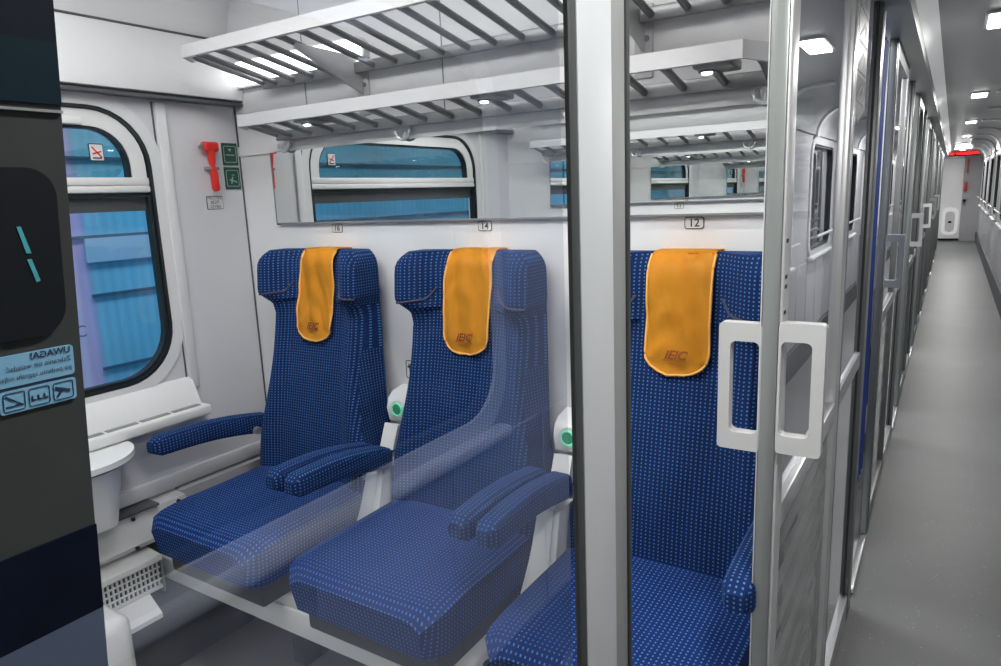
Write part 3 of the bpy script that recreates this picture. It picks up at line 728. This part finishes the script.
def cushion_bm(cx):
    b = bmesh.new(); nx, nyy = 16, 16
    T = []; Bm = []
    for j in range(nyy + 1):
        t = j / nyy; y = 1.002 + t * .436; r1 = []; r2 = []
        for i in range(nx + 1):
            u = -1 + 2 * i / nx
            w = .235 - .034 * max(0, (1 - t * 9)) ** 2
            x = cx + u * w
            # slight dish in the middle and rolled front and sides
            z = .661 - .012 * (1 - u * u) * math.sin(PI * min(1, t * 1.1)) - .02 * sm(.3, 0, t) * .5 - .02 * max(0, (abs(u) - .8) / .2) ** 2
            fr = max(0, 1 - t / .10); z -= .030 * fr ** 2
            r1.append(b.verts.new((x, y + .0, z)))
            r2.append(b.verts.new((x * 1.0 + (cx - x) * .03, y + .012 * (1 - t), (.530 + .0 * t))))
        T.append(r1); Bm.append(r2)
    for j in range(nyy):
        for i in range(nx):
            b.faces.new((T[j][i], T[j][i + 1], T[j + 1][i + 1], T[j + 1][i])); b.faces.new((Bm[j][i], Bm[j + 1][i], Bm[j + 1][i + 1], Bm[j][i + 1]))
        b.faces.new((T[j][0], T[j + 1][0], Bm[j + 1][0], Bm[j][0])); b.faces.new((T[j][nx], Bm[j][nx], Bm[j + 1][nx], T[j + 1][nx]))
    for i in range(nx):
        b.faces.new((T[0][i], Bm[0][i], Bm[0][i + 1], T[0][i + 1])); b.faces.new((T[-1][i], T[-1][i + 1], Bm[-1][i + 1], Bm[-1][i]))
    es = [e for e in b.edges if (e.calc_face_angle(0) or 0) > 1.0]
    bmesh.ops.bevel(b, geom=es, offset=.016, segments=4, profile=.5, affect='EDGES')
    return b
LW = .0745
def lace_y(u, z, cx):
    x = u * LW
    return yfront(x / halfw(min(z, 1.36)), min(z, 1.362)) - .013
def wrinkle(u, z, seed):
    return 1.0 * .007 * math.sin(23 * z + 4 * u + seed) * math.sin(3 * u + seed * 2) + .0035 * math.exp(-((abs(u) - .9 * (1.30 - z) / .2) * 3) ** 2) * (z > 1.12) + .0022 * math.sin(75 * z + 9 * u * u + 5 * u + seed) * math.sin(9 * z + seed)
def lace_bm(cx, seed, zb=1.083):
    b = bmesh.new(); nu, nv = 18, 40; F = []
    # hangs over the top, back edge tucked behind
    def outline(z):
        R = LW * .95
        if z < zb + R * .8:
            t = (zb + R * .8 - z) / (R * .8); return LW * math.sqrt(max(0.02, 1 - t ** 2.4))
        return LW * lerp(1, .97, (z - zb) / .28)
    Z = [zb + .0012 + (1.357 - zb - .0012) * (j / nv) for j in range(nv + 1)]
    for z in Z:
        w = outline(z) / LW
        F.append([b.verts.new((cx + (-1 + 2 * i / nu) * LW * w, lace_y((-1 + 2 * i / nu) * w, z, cx) - wrinkle((-1 + 2 * i / nu) * w, z, seed), z)) for i in range(nu + 1)])
    y_t = F[-1][nu // 2].co.y
    for dy, z in ((.003, 1.3595), (.008, 1.3625), (.016, 1.3645), (.035, 1.3652), (.07, 1.3645)):
        F.append([b.verts.new((cx + (-1 + 2 * i / nu) * LW * .97, y_t + dy, z)) for i in range(nu + 1)])
    F.append([b.verts.new((cx + (-1 + 2 * i / nu) * LW * .97, 1.592, 1.30)) for i in range(nu + 1)])
    for j in range(len(F) - 1):
        for i in range(nu): b.faces.new((F[j][i], F[j][i + 1], F[j + 1][i + 1], F[j + 1][i]))
    edge = [tuple(F[j][0].co) for j in range(len(Z) - 1, -1, -1)] + [tuple(v.co) for v in F[0][1:]] + [tuple(F[j][nu].co) for j in range(1, len(Z))]
    ext = bmesh.ops.solidify(b, geom=b.faces[:], thickness=.002)
    return b, edge
SEATS = {}
def make_seat(cx, label, num, first=None):
    s = empty('train_seat', (cx, 1.3, .42), label, 'seat', 'blue train seats in a row')
    q = MB(); q.merge(cushion_bm(cx)); q.build('cushion', 'fabric2', s, uv=True, pref=2)
    q = MB(); q.merge(backrest_bm(cx)); bk = q.build('backrest', 'fabric', s, uv=True, pref=1)
    # grey piping curve under each wing
    for sg in (-1, 1):
        pts = []
        for i in range(33):
            t = i / 32; u = lerp(.99, .46, t); z = 1.222 + .012 * t + .03 * max(0, t - .8) / .2
            pts.append((cx + sg * u * halfw(z), yfront(u, z) - .001, z))
        MB().tube(pts, .0035, 6).build('wing_trim', 'fabric_trim', s)
    MB().box(cx - .205, cx + .205, 1.05, 1.55, .4555, .535, .008).build('seat_pan', 'rubber', s)
    return s
XS = (-1.445, -.865, -.285)
SL = ('blue dotted train seat beside the window, under plate 16', 'blue dotted train seat in the middle, under plate 14', 'blue dotted train seat by the sliding door, under plate 12')
base = make_seat(XS[0], SL[0], 16)
for i in (1, 2):
    c = base.copy(); COL.objects.link(c); c.location.x = XS[i]; c['label'] = SL[i]
    for ch in list(base.children):
        mi = ch.matrix_parent_inverse.copy(); d = ch.copy(); COL.objects.link(d); d.parent = c; d.matrix_parent_inverse = mi
for i, cx in enumerate(x + .004 for x in XS):
    e = empty('headrest_cover', (cx, 1.52, 1.10), 'orange cloth cover hanging over the headrest of ' + ('the seat beside the window', 'the middle seat', 'the seat by the door')[i], 'headrest cover', 'orange headrest covers')
    zb = (1.080, 1.086, 1.088)[i]
    b, edge = lace_bm(cx, i * 1.7 + .4, zb); q = MB(); q.merge(b); q.build('cloth', 'yellow', e)
    MB().tube([(x, y - .001, z) for x, y, z in edge], .0028, 6, cap=False).build('piping', 'yellowedge', e)
    zl = zb + .048
    yl = min(lace_y(0, zl, cx), lace_y(.3, zl, cx)) - .013
    text_mesh('logo', 'iEIC', .029, (cx + .002, yl, zl), (1, 0, 0), (0, 0, 1), 'logo', e, shear=.35, bold=.0011)
    MB().box(cx - .026, cx + .028, yl, yl + .0006, zl - .0125, zl - .011).build('logo_line', 'logo', e)

# ------------------------------------------------------------------ armrests
def arm_bm(x, y1, z0, z1, w=.056, tipz=.0):
    """padded arm: rounded section swept from root (y1,z1) to tip"""
    b = bmesh.new(); N = 16; rings = []; y0 = 1.07
    for i in range(N + 1):
        t = i / N; y = lerp(y0, y1, t)
        zc = lerp(z0, z1, t) + .015 * math.sin(PI * t) - .024
        hh = lerp(.060, .070, t); e = min(1, .55 + t * 7) if t < .07 else 1
        if t > .97: e = .8
        loop = rr(x, zc, w * e, hh * e, .016 * e, 3)
        rings.append([b.verts.new((p[0], y, p[1])) for p in loop])
    n = len(rings[0])
    for i in range(N):
        for k in range(n): b.faces.new((rings[i][k], rings[i][(k + 1) % n], rings[i + 1][(k + 1) % n], rings[i + 1][k]))
    b.faces.new(rings[0][::-1]); b.faces.new(rings[-1])
    return b
def armrest(x, arms, lab, ped=True, zt=.83, zr=.84):
    e = empty('armrest', (x, 1.4, .45), lab, 'armrest', None)
    for ax in arms:
        q = MB(); q.merge(arm_bm(ax, 1.43 if ped else 1.50, zt, zr)); q.build('arm_pad', 'fabric', e, uv=True, pref=2)
    if ped:
        b = bmesh.new()
        lo_ = [(x - .052, 1.30), (x + .052, 1.30), (x + .052, 1.57), (x - .052, 1.57)]; hi_ = [(x - .030, 1.41), (x + .030, 1.41), (x + .030, 1.57), (x - .030, 1.57)]
        A = [b.verts.new((*p, .462)) for p in lo_]; Mi = [b.verts.new((lerp(p[0], q_[0], .75), lerp(p[1], q_[1], .62), .62)) for p, q_ in zip(lo_, hi_)]; B = [b.verts.new((*p, .745)) for p in hi_]
        for P_, Q_ in ((A, Mi), (Mi, B)):
            for i in range(4): b.faces.new((P_[i], P_[(i + 1) % 4], Q_[(i + 1) % 4], Q_[i]))
        b.faces.new(A[::-1]); b.faces.new(B)
        bmesh.ops.bevel(b, geom=b.edges[:], offset=.012, segments=3, affect='EDGES')
        q = MB(); q.merge(b); q.build('pedestal', 'white', e)
        MB().prism([(1.47, .775), (1.53, .775), (1.53, .835), (1.50, .845)], 0, x - .026, x + .026).build('hinge_cover', 'white', e)
    MB().tube([(min(arms) - .02, 1.42, zr - .026), (max(arms) + (.02 if ped or x > -1 else .045), 1.42, zr - .026)], .013, 12).build('pivot', 'alu', e)
    return e
armrest(-1.72, (-1.715,), 'single blue dotted armrest on the window side of the seat', False, .842, .795)
armrest(-1.155, (-1.187, -1.118), 'pair of blue armrests between the window seat and the middle seat', True, .836, .795)
armrest(-.575, (-.607, -.538), 'pair of blue armrests between the middle seat and the door seat', True, .842, .825)
armrest(-.03, (-.036,), 'blue dotted armrest beside the sliding door, partly hidden by the door stile', False, .85, .85)

# power outlets with green ring
for x, nb in ((-1.155, 'between the window and middle seats'), (-.575, 'between the middle and door seats')):
    e = empty('power_outlet', (x, YS, .87), 'white outlet box with a glowing green round socket %s' % nb, 'outlet')
    MB().prism([(1.545, .908), (1.535, .880), (1.545, .838), (1.616, .815), (1.616, .935), (1.565, .925)], 0, x - .046, x + .046).build('housing', 'white', e)
    xo = x - .002
    MB().tube([(xo, 1.545, .880), (xo, 1.533, .880)], .026, 24).build('bezel', 'alubright', e)
    MB().tube([(xo + .019 * math.cos(a), 1.531, .880 + .019 * math.sin(a)) for a in [i * PI / 12 for i in range(24)]], .0032, 6, closed=True).build('light_ring', 'led', e)
    MB().tube([(xo, 1.534, .880), (xo, 1.530, .880)], .0185, 20).build('socket', 'ledcore', e)
    g_ = empty('socket_pictogram', (x, YS, .985), 'small outlined socket symbol on the wall above the outlet %s' % nb, 'sign')
    MB().ring(rr(x - .012, .985, .030, .058, .006, 4), rr(x - .012, .985, .026, .054, .005, 4), 1, YS - .0012, YS).build('outline', 'ink', g_)
    MB().box(x - .020, x - .004, YS - .0012, YS, .990, .996).box(x - .016, x - .013, YS - .0012, YS, .996, 1.003).box(x - .010, x - .007, YS - .0012, YS, .996, 1.003).box(x - .0135, x - .010, YS - .0012, YS, .965, .990).build('plug_symbol', 'ink', g_)

# bench base
bb = empty('seat_bench_base', (-.95, 1.35, .4), 'long pale metal beam carrying the three blue seats', 'bench base')
MB().box(XW + .02, -.03, 1.128, 1.60, .415, .455, .006).build('top_plate', 'paper', bb)
MB().box(XW + .02, -.03, 1.120, 1.145, .345, .420, .006).build('front_beam', 'white', bb)
MB().box(XW + .02, -.03, 1.17, 1.60, .33, .414).build('lower_tray', 'dark', bb)
for x in (-1.5, -.35):
    MB().box(x - .03, x + .03, 1.35, 1.55, .0, .33, .006).build('leg', 'dark', bb)
e = MB().prism([(-.575 + .036 * math.cos(a), 1.16 + .03 * math.sin(a)) for a in [i * PI / 12 for i in range(24)]], 2, .455, .4565).build('drain_hole', 'gasket', bb)

# ------------------------------------------------------------------ partition, doors
def post(y0, y1, k, near=False):
    if near:
        p = empty('trim_20', (0, y0, 0), None, None, None, 'structure')
        MB().box(-.003, .001, .4345, .4465, .0, 2.03, .001).build('gasket', 'rubber', p)
        MB().box(-.003, .002, .4455, .503, 0, 2.03, .0015, 2).build('face', 'alupost', p)
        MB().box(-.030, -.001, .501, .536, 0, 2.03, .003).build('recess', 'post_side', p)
        MB().box(-.022, .001, .534, .541, 0, 2.03, .002).build('edge', 'rubber', p)
    else:
        p = empty('trim_20', (0, y0, 0), None, None, None, 'structure')
        MB().box(-.02, .001, y0, y0 + .02, 0, 2.03).build('gasket', 'rubber', p)
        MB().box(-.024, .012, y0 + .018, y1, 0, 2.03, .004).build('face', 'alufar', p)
    p['label'] = 'upright metal post of the glass partition'
    return p
def door(k):
    oy = PITCH * k
    d = empty('door_%d' % (k + 1), (0, 1.10 + oy, 0), ('sliding glass door with pale loop handles, slid open beside the seat wall' if k == 0 else 'sliding glass compartment door farther down the corridor'), 'door', None if k == 0 else 'farther sliding doors', 'structure')
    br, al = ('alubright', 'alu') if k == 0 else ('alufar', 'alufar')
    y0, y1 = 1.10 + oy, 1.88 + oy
    MB().box(-.014, .011, y0, y0 + .012, 0.03, 2.02, .002).build('stile_edge', 'stileedge', d)
    MB().box(-.013, .0145, y0 + .010, y0 + .062, 0.03, 2.02, .004, 3).build('stile', br, d)
    MB().box(-.0155, -.014, y0 - .001, y0 + .02, .03, 2.02).build('gasket', br, d)
    MB().box(-.013, .013, y1 - .060, y1, .03, 2.02, .004).build('rear_stile', br, d)
    MB().box(-.012, .012, y0 + .06, y1 - .06, 1.96, 2.02).build('top_rail', al, d)
    MB().box(-.012, .013, y0 + .06, y1 - .06, .925, .972, .004).build('mid_rail', br, d)
    MB().box(-.012, .012, y0 + .06, y1 - .06, .03, .11, .004).build('bottom_rail', al, d)
    MB().sheet([(0, y0 + .055, 0.97), (0, y1 - .055, 0.97), (0, y1 - .055, 1.97), (0, y0 + .055, 1.97)]).build('upper_glass', 'leafglass', d, smooth=False)
    MB().sheet([(0, y0 + .055, 0.1), (0, y1 - .055, 0.1), (0, y1 - .055, 0.93), (0, y0 + .055, 0.93)]).build('frosted_glass', 'frost', d, smooth=False)
    if k < 6:
        for sg in (-1, 1):
            zc = 1.192 - (0.004 if sg < 0 else 0); hx = .066
            cxh = sg * (.012 + hx / 2)
            # rectangular loop with rounded opening, standing out from the stile
            MB().ring(rr(cxh, zc, hx, .208, .007), rr(cxh - sg * .007, zc - .0, hx - .022, .150, .009), 1, y0 + .000, y0 + .022).build('handle', 'handle', d)
    return d
post(.425, .54, 0, True)
# fixed glass of our compartment
o = MB().sheet([(-.002, .06, 0.1), (-.002, .427, 0.1), (-.002, .427, 2.0), (-.002, .06, 2.0)]).build('window_30', 'glass', smooth=False); struct(o, 'fixed glass pane of the partition left of the post', 'glass pane')
MB().box(-.02, .01, YO, .44, .0, .10).build('trim_21', 'alu', smooth=False)['kind'] = 'structure'
for k in range(0, NC):
    oy = PITCH * k
    if k > 0:
        post(.434 + oy, .54 + oy, k)
        o = MB().sheet([(-.002, -.075 + oy, 0.1), (-.002, .436 + oy, 0.1), (-.002, .436 + oy, 2.0), (-.002, -.075 + oy, 2.0)]).build('window_%d' % (30 + k), 'leafglass', smooth=False); struct(o, 'fixed partition pane farther along the corridor', 'glass pane', 'farther partition panes')
        MB().box(-.018, .006, -.10 + oy, .436 + oy, .92, .965).build('trim_22', 'alu', smooth=False)['kind'] = 'structure'
        MB().box(-.02, .01, -.10 + oy, .44 + oy, .0, .10).build('trim_21', 'alu', smooth=False)['kind'] = 'structure'
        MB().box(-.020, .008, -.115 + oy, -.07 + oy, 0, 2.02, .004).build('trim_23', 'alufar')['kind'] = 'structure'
    door(k)
    # sill plate and door track
    MB().box(-.07, .0, .62 + oy, (1.9 if k else 1.1) + oy, .0, .012, .003).build('trim_24', 'alubright')['kind'] = 'structure'
    MB().box(-.012, .012, .62 + oy, 1.9 + oy, .012, .028, .002).build('trim_25', 'alu')['kind'] = 'structure'
# small vertical marks and lettering on the door stile
e = empty('stile_marking', (.0145, 1.13, 1.30), 'row of short black strokes on the face of the open door stile', 'marking')
q = MB()
for z in (1.415, 1.36, 1.305, 1.345): q.box(.0143, .0149, 1.118, 1.135, z, z + .006)
q.build('stroke', 'ink', e, smooth=False)
q = MB()
for z in (1.90, 1.925, 1.95): q.prism([(1.120, z), (1.150, z + .008), (1.150, z + .016), (1.120, z + .008)], 0, .0143, .0149)
q.build('stroke', 'ink', e, smooth=False)
# pictogram strip on the fixed pane past the first door
e = empty('pictogram_sign', (.002, 2.08, 1.85), 'tall grey sign of stacked outlined pictograms on the glass past the first door', 'sign')
MB().prism([(1.96, 1.69), (2.06, 1.65), (2.20, 1.69), (2.20, 2.00), (1.96, 2.00)], 0, .0005, .002).build('sheet', 'paper', e, smooth=False)
for j in range(4):
    z = 1.70 + j * .073
    MB().box(.002, .003, 1.975, 2.185, z, z + .062).build('field', 'signgrey', e, smooth=False)
    MB().prism([(2.0, z + .008), (2.02, z + .008), (2.12, z + .045), (2.10, z + .05)], 0, .003, .0036).tube([(.003, 2.13, z + .03), (.0036, 2.13, z + .03)], .015, 10).build('pictogram', 'paper', e)

# curtain in the next compartment
cu = MB(); b = cu.bm; rows = []
for z in (.35, .5, .8, 1.1, 1.4, 1.7, 1.95, 2.0):
    w = .5 if .7 < z < 1.3 else 1
    rows.append([b.verts.new((-.020 + .007 * math.sin(i * 1.25 + z), 2.92 + (i / 24 - .5) * .34, z)) for i in range(25)])
for A_, B_ in zip(rows, rows[1:]):
    for i in range(24): b.faces.new((A_[i], A_[i + 1], B_[i + 1], B_[i]))
o = cu.build('curtain', 'curtain'); tag(o, 'narrow blue curtain hanging inside the next open doorway', 'curtain')
# seats of the next compartment, copies of the first
ch0 = [o for o in COL.objects if o.name.startswith('train_seat') and o.parent is None][:3]
for i, s0 in enumerate(ch0):
    c = s0.copy(); COL.objects.link(c); c.location.y += PITCH; c['label'] = 'blue seat in the next compartment, %s' % ('beside its window', 'in its middle', 'by its door')[i]; c['group'] = 'seats of the next compartment'
    for ch in s0.children:
        mi = ch.matrix_parent_inverse.copy(); d_ = ch.copy(); COL.objects.link(d_); d_.parent = c; d_.matrix_parent_inverse = mi

mi = None
c = bb.copy(); COL.objects.link(c); c.location.y += PITCH; c['label'] = 'pale metal bench beam under the seats of the next compartment'
for ch in list(bb.children):
    mi = ch.matrix_parent_inverse.copy(); d_ = ch.copy(); COL.objects.link(d_); d_.parent = c; d_.matrix_parent_inverse = mi
# ------------------------------------------------------------------ near-left panel painted with a carriage door's reflection, mirrored notice included
dp = empty('dark_reflection_panel', (.01, .0, 0), 'dark panel at the left edge painted with the reflection of a door and its black rounded window', 'painted reflection')
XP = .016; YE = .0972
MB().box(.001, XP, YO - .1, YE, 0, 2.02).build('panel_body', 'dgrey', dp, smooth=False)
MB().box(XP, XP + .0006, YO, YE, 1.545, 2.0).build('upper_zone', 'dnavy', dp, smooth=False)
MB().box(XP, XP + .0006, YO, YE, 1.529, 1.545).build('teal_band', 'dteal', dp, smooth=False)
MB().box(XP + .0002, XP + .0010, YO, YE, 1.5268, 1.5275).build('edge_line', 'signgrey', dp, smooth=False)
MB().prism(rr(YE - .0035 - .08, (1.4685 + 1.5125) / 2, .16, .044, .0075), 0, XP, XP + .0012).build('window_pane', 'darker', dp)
MB().prism([(.0832, 1.4975), (.0842, 1.4975), (.0862, 1.4905), (.0850, 1.4905)], 0, XP + .0012, XP + .0014).prism([(.0850, 1.4890), (.0861, 1.4890), (.0878, 1.4832), (.0868, 1.4828)], 0, XP + .0012, XP + .0014).build('glint', 'cyan', dp)  # glint painted into the reflected window
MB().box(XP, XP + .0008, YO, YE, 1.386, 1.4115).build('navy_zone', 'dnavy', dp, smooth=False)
MB().box(XP, XP + .0008, YO, YE, 1.30, 1.386).build('lower_zone', 'dslate', dp, smooth=False)  # lighter band of the reflection, painted slate blue
sk = empty('reflected_sticker', (XP, .08, 1.457), 'painted reflection of a pale blue notice on the dark panel reading UWAGA in mirror writing above three pictograms', 'sticker')
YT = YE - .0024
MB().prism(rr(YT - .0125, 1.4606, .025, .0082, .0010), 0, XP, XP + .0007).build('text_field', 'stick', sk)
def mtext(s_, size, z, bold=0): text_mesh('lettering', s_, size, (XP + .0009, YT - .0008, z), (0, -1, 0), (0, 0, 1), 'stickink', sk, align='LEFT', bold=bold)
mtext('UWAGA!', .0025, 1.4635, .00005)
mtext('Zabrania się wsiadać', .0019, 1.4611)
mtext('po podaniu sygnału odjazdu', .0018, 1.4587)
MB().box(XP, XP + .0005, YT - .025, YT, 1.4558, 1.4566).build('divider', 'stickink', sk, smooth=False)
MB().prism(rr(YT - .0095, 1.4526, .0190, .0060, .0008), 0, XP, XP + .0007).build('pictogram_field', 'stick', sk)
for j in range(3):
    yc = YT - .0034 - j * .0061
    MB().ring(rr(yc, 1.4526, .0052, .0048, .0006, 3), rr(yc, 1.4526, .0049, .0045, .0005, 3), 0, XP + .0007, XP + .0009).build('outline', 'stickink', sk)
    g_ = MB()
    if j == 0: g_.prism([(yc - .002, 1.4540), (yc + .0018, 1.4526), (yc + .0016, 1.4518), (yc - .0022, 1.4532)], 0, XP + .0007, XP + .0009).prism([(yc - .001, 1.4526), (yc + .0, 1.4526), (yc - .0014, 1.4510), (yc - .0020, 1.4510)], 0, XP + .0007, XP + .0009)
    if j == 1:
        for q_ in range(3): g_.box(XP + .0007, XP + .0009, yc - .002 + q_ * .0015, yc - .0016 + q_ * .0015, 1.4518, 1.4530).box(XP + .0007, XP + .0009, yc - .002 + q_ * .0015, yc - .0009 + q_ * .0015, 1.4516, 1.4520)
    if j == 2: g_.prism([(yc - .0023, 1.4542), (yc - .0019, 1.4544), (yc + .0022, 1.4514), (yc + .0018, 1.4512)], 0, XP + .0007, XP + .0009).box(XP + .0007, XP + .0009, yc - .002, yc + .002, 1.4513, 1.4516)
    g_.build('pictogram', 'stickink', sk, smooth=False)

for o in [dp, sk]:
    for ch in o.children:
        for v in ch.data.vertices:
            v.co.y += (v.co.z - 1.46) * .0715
# near end of the corridor behind the camera
MB().box(XW, XC + .1, -2.55, -2.5, 0, 2.3).build('wall_front', 'panel', smooth=False)['kind'] = 'structure'
MB().box(-.02, 0, -2.5, YO - .1, 0, 2.02).build('wall_partition', 'dark', smooth=False)['kind'] = 'structure'

# ------------------------------------------------------------------ outside
ob = empty('station_building', (-3.0, 4, -1), 'blue corrugated hall wall with lilac bays seen through the train window', 'building')
MB().box(-2.86, -2.80, -4, 12, -1.0, 4.2).build('cladding', 'outside', ob, smooth=False)
sm_ = MB()
for z in (1.155, 1.40, 1.72, .84): sm_.box(-2.80, -2.793, 1.52 if z < 1.3 else -4, 12, z, z + .012)
for y in (1.40, 2.3, 3.1): sm_.box(-2.80, -2.793, y, y + .008, -1, 4.2)
sm_.build('seams', 'outline', ob, smooth=False)
MB().box(-2.80, -2.79, 1.52, 12, 1.30, 1.40).build('pale_band', mat('pale_blue_band', (.24, .46, .66), .6, noise=.05), ob, smooth=False)
text_mesh('lettering', 'IC', .07, (-2.79, 1.44, 1.02), (0, 1, 0), (0, 0, 1), mat('bay_lettering', (.14, .13, .30), .6, noise=.05), ob)
MB().box(-3.4, XW - .06, -4, 12, -1.1, -1.0).build('ground', 'dark', smooth=False)['kind'] = 'structure'

# ------------------------------------------------------------------ lights
def area(name, loc, rot, sx, sy, e, col=(1, 1, 1)):
    la = bpy.data.lights.new(name, 'AREA'); la.shape = 'RECTANGLE'; la.size = sx; la.size_y = sy; la.energy = e; la.color = col
    o = bpy.data.objects.new(name, la); COL.objects.link(o); o.location = loc; o.rotation_euler = rot; return o
area('compartment_light', (-.9, .70, 2.27), (0, 0, 0), 1.3, .35, 18, (1, .985, .96))
for k in range(1, NC):
    area('compartment_light', (-.8, .9 + PITCH * k, 2.27), (0, 0, 0), 1.2, .3, 20 if k < 4 else 14)
area('end_fill', (.35, 18.6, 2.05), (math.radians(-25), 0, 0), .3, .3, 14)  # fill added to brighten the far end door
area('station_light', (-2.05, 1.5, 4.0), (0, math.radians(-18), 0), .5, 9, 330, (.92, .97, 1))
e = empty('compartment_lamp', (-.9, .7, 2.285), 'long lit lamp in the compartment ceiling', 'lamp')
MB().box(-1.55, -.25, .52, .88, 2.274, 2.289).build('diffuser', 'whiteglow', e, smooth=False)

W = bpy.data.worlds.new('world'); S.world = W; W.use_nodes = True
W.node_tree.nodes['Background'].inputs[0].default_value = (.8, .88, 1, 1); W.node_tree.nodes['Background'].inputs[1].default_value = .3

# ------------------------------------------------------------------ camera
cam = bpy.data.cameras.new('camera'); co = bpy.data.objects.new('camera', cam); COL.objects.link(co)
cam.sensor_fit = 'HORIZONTAL'; cam.sensor_width = 36; cam.lens = 696.3 / 1001 * 36; cam.clip_start = .01
R = ((0.84305065, 0.53633497, -0.04012984), (0.06959576, -0.18277316, -0.98068874), (-0.53331232, 0.82397741, -0.19141368))
right = Vector(R[0]); down = Vector(R[1]); fwd = Vector(R[2])
m3 = Matrix((right, -down, -fwd)).transposed()
co.matrix_world = Matrix.Translation((.22, 0, 1.5)) @ m3.to_4x4()
S.camera = co
S.view_settings.view_transform = 'Standard'; S.view_settings.look = 'None'
S.view_settings.exposure = 0; S.view_settings.gamma = 1
try:
    S.cycles.use_denoising = True; S.cycles.max_bounces = 10; S.cycles.transparent_max_bounces = 24; S.cycles.glossy_bounces = 8
    S.cycles.caustics_reflective = False; S.cycles.caustics_refractive = False; S.cycles.sample_clamp_indirect = 6
except Exception: pass
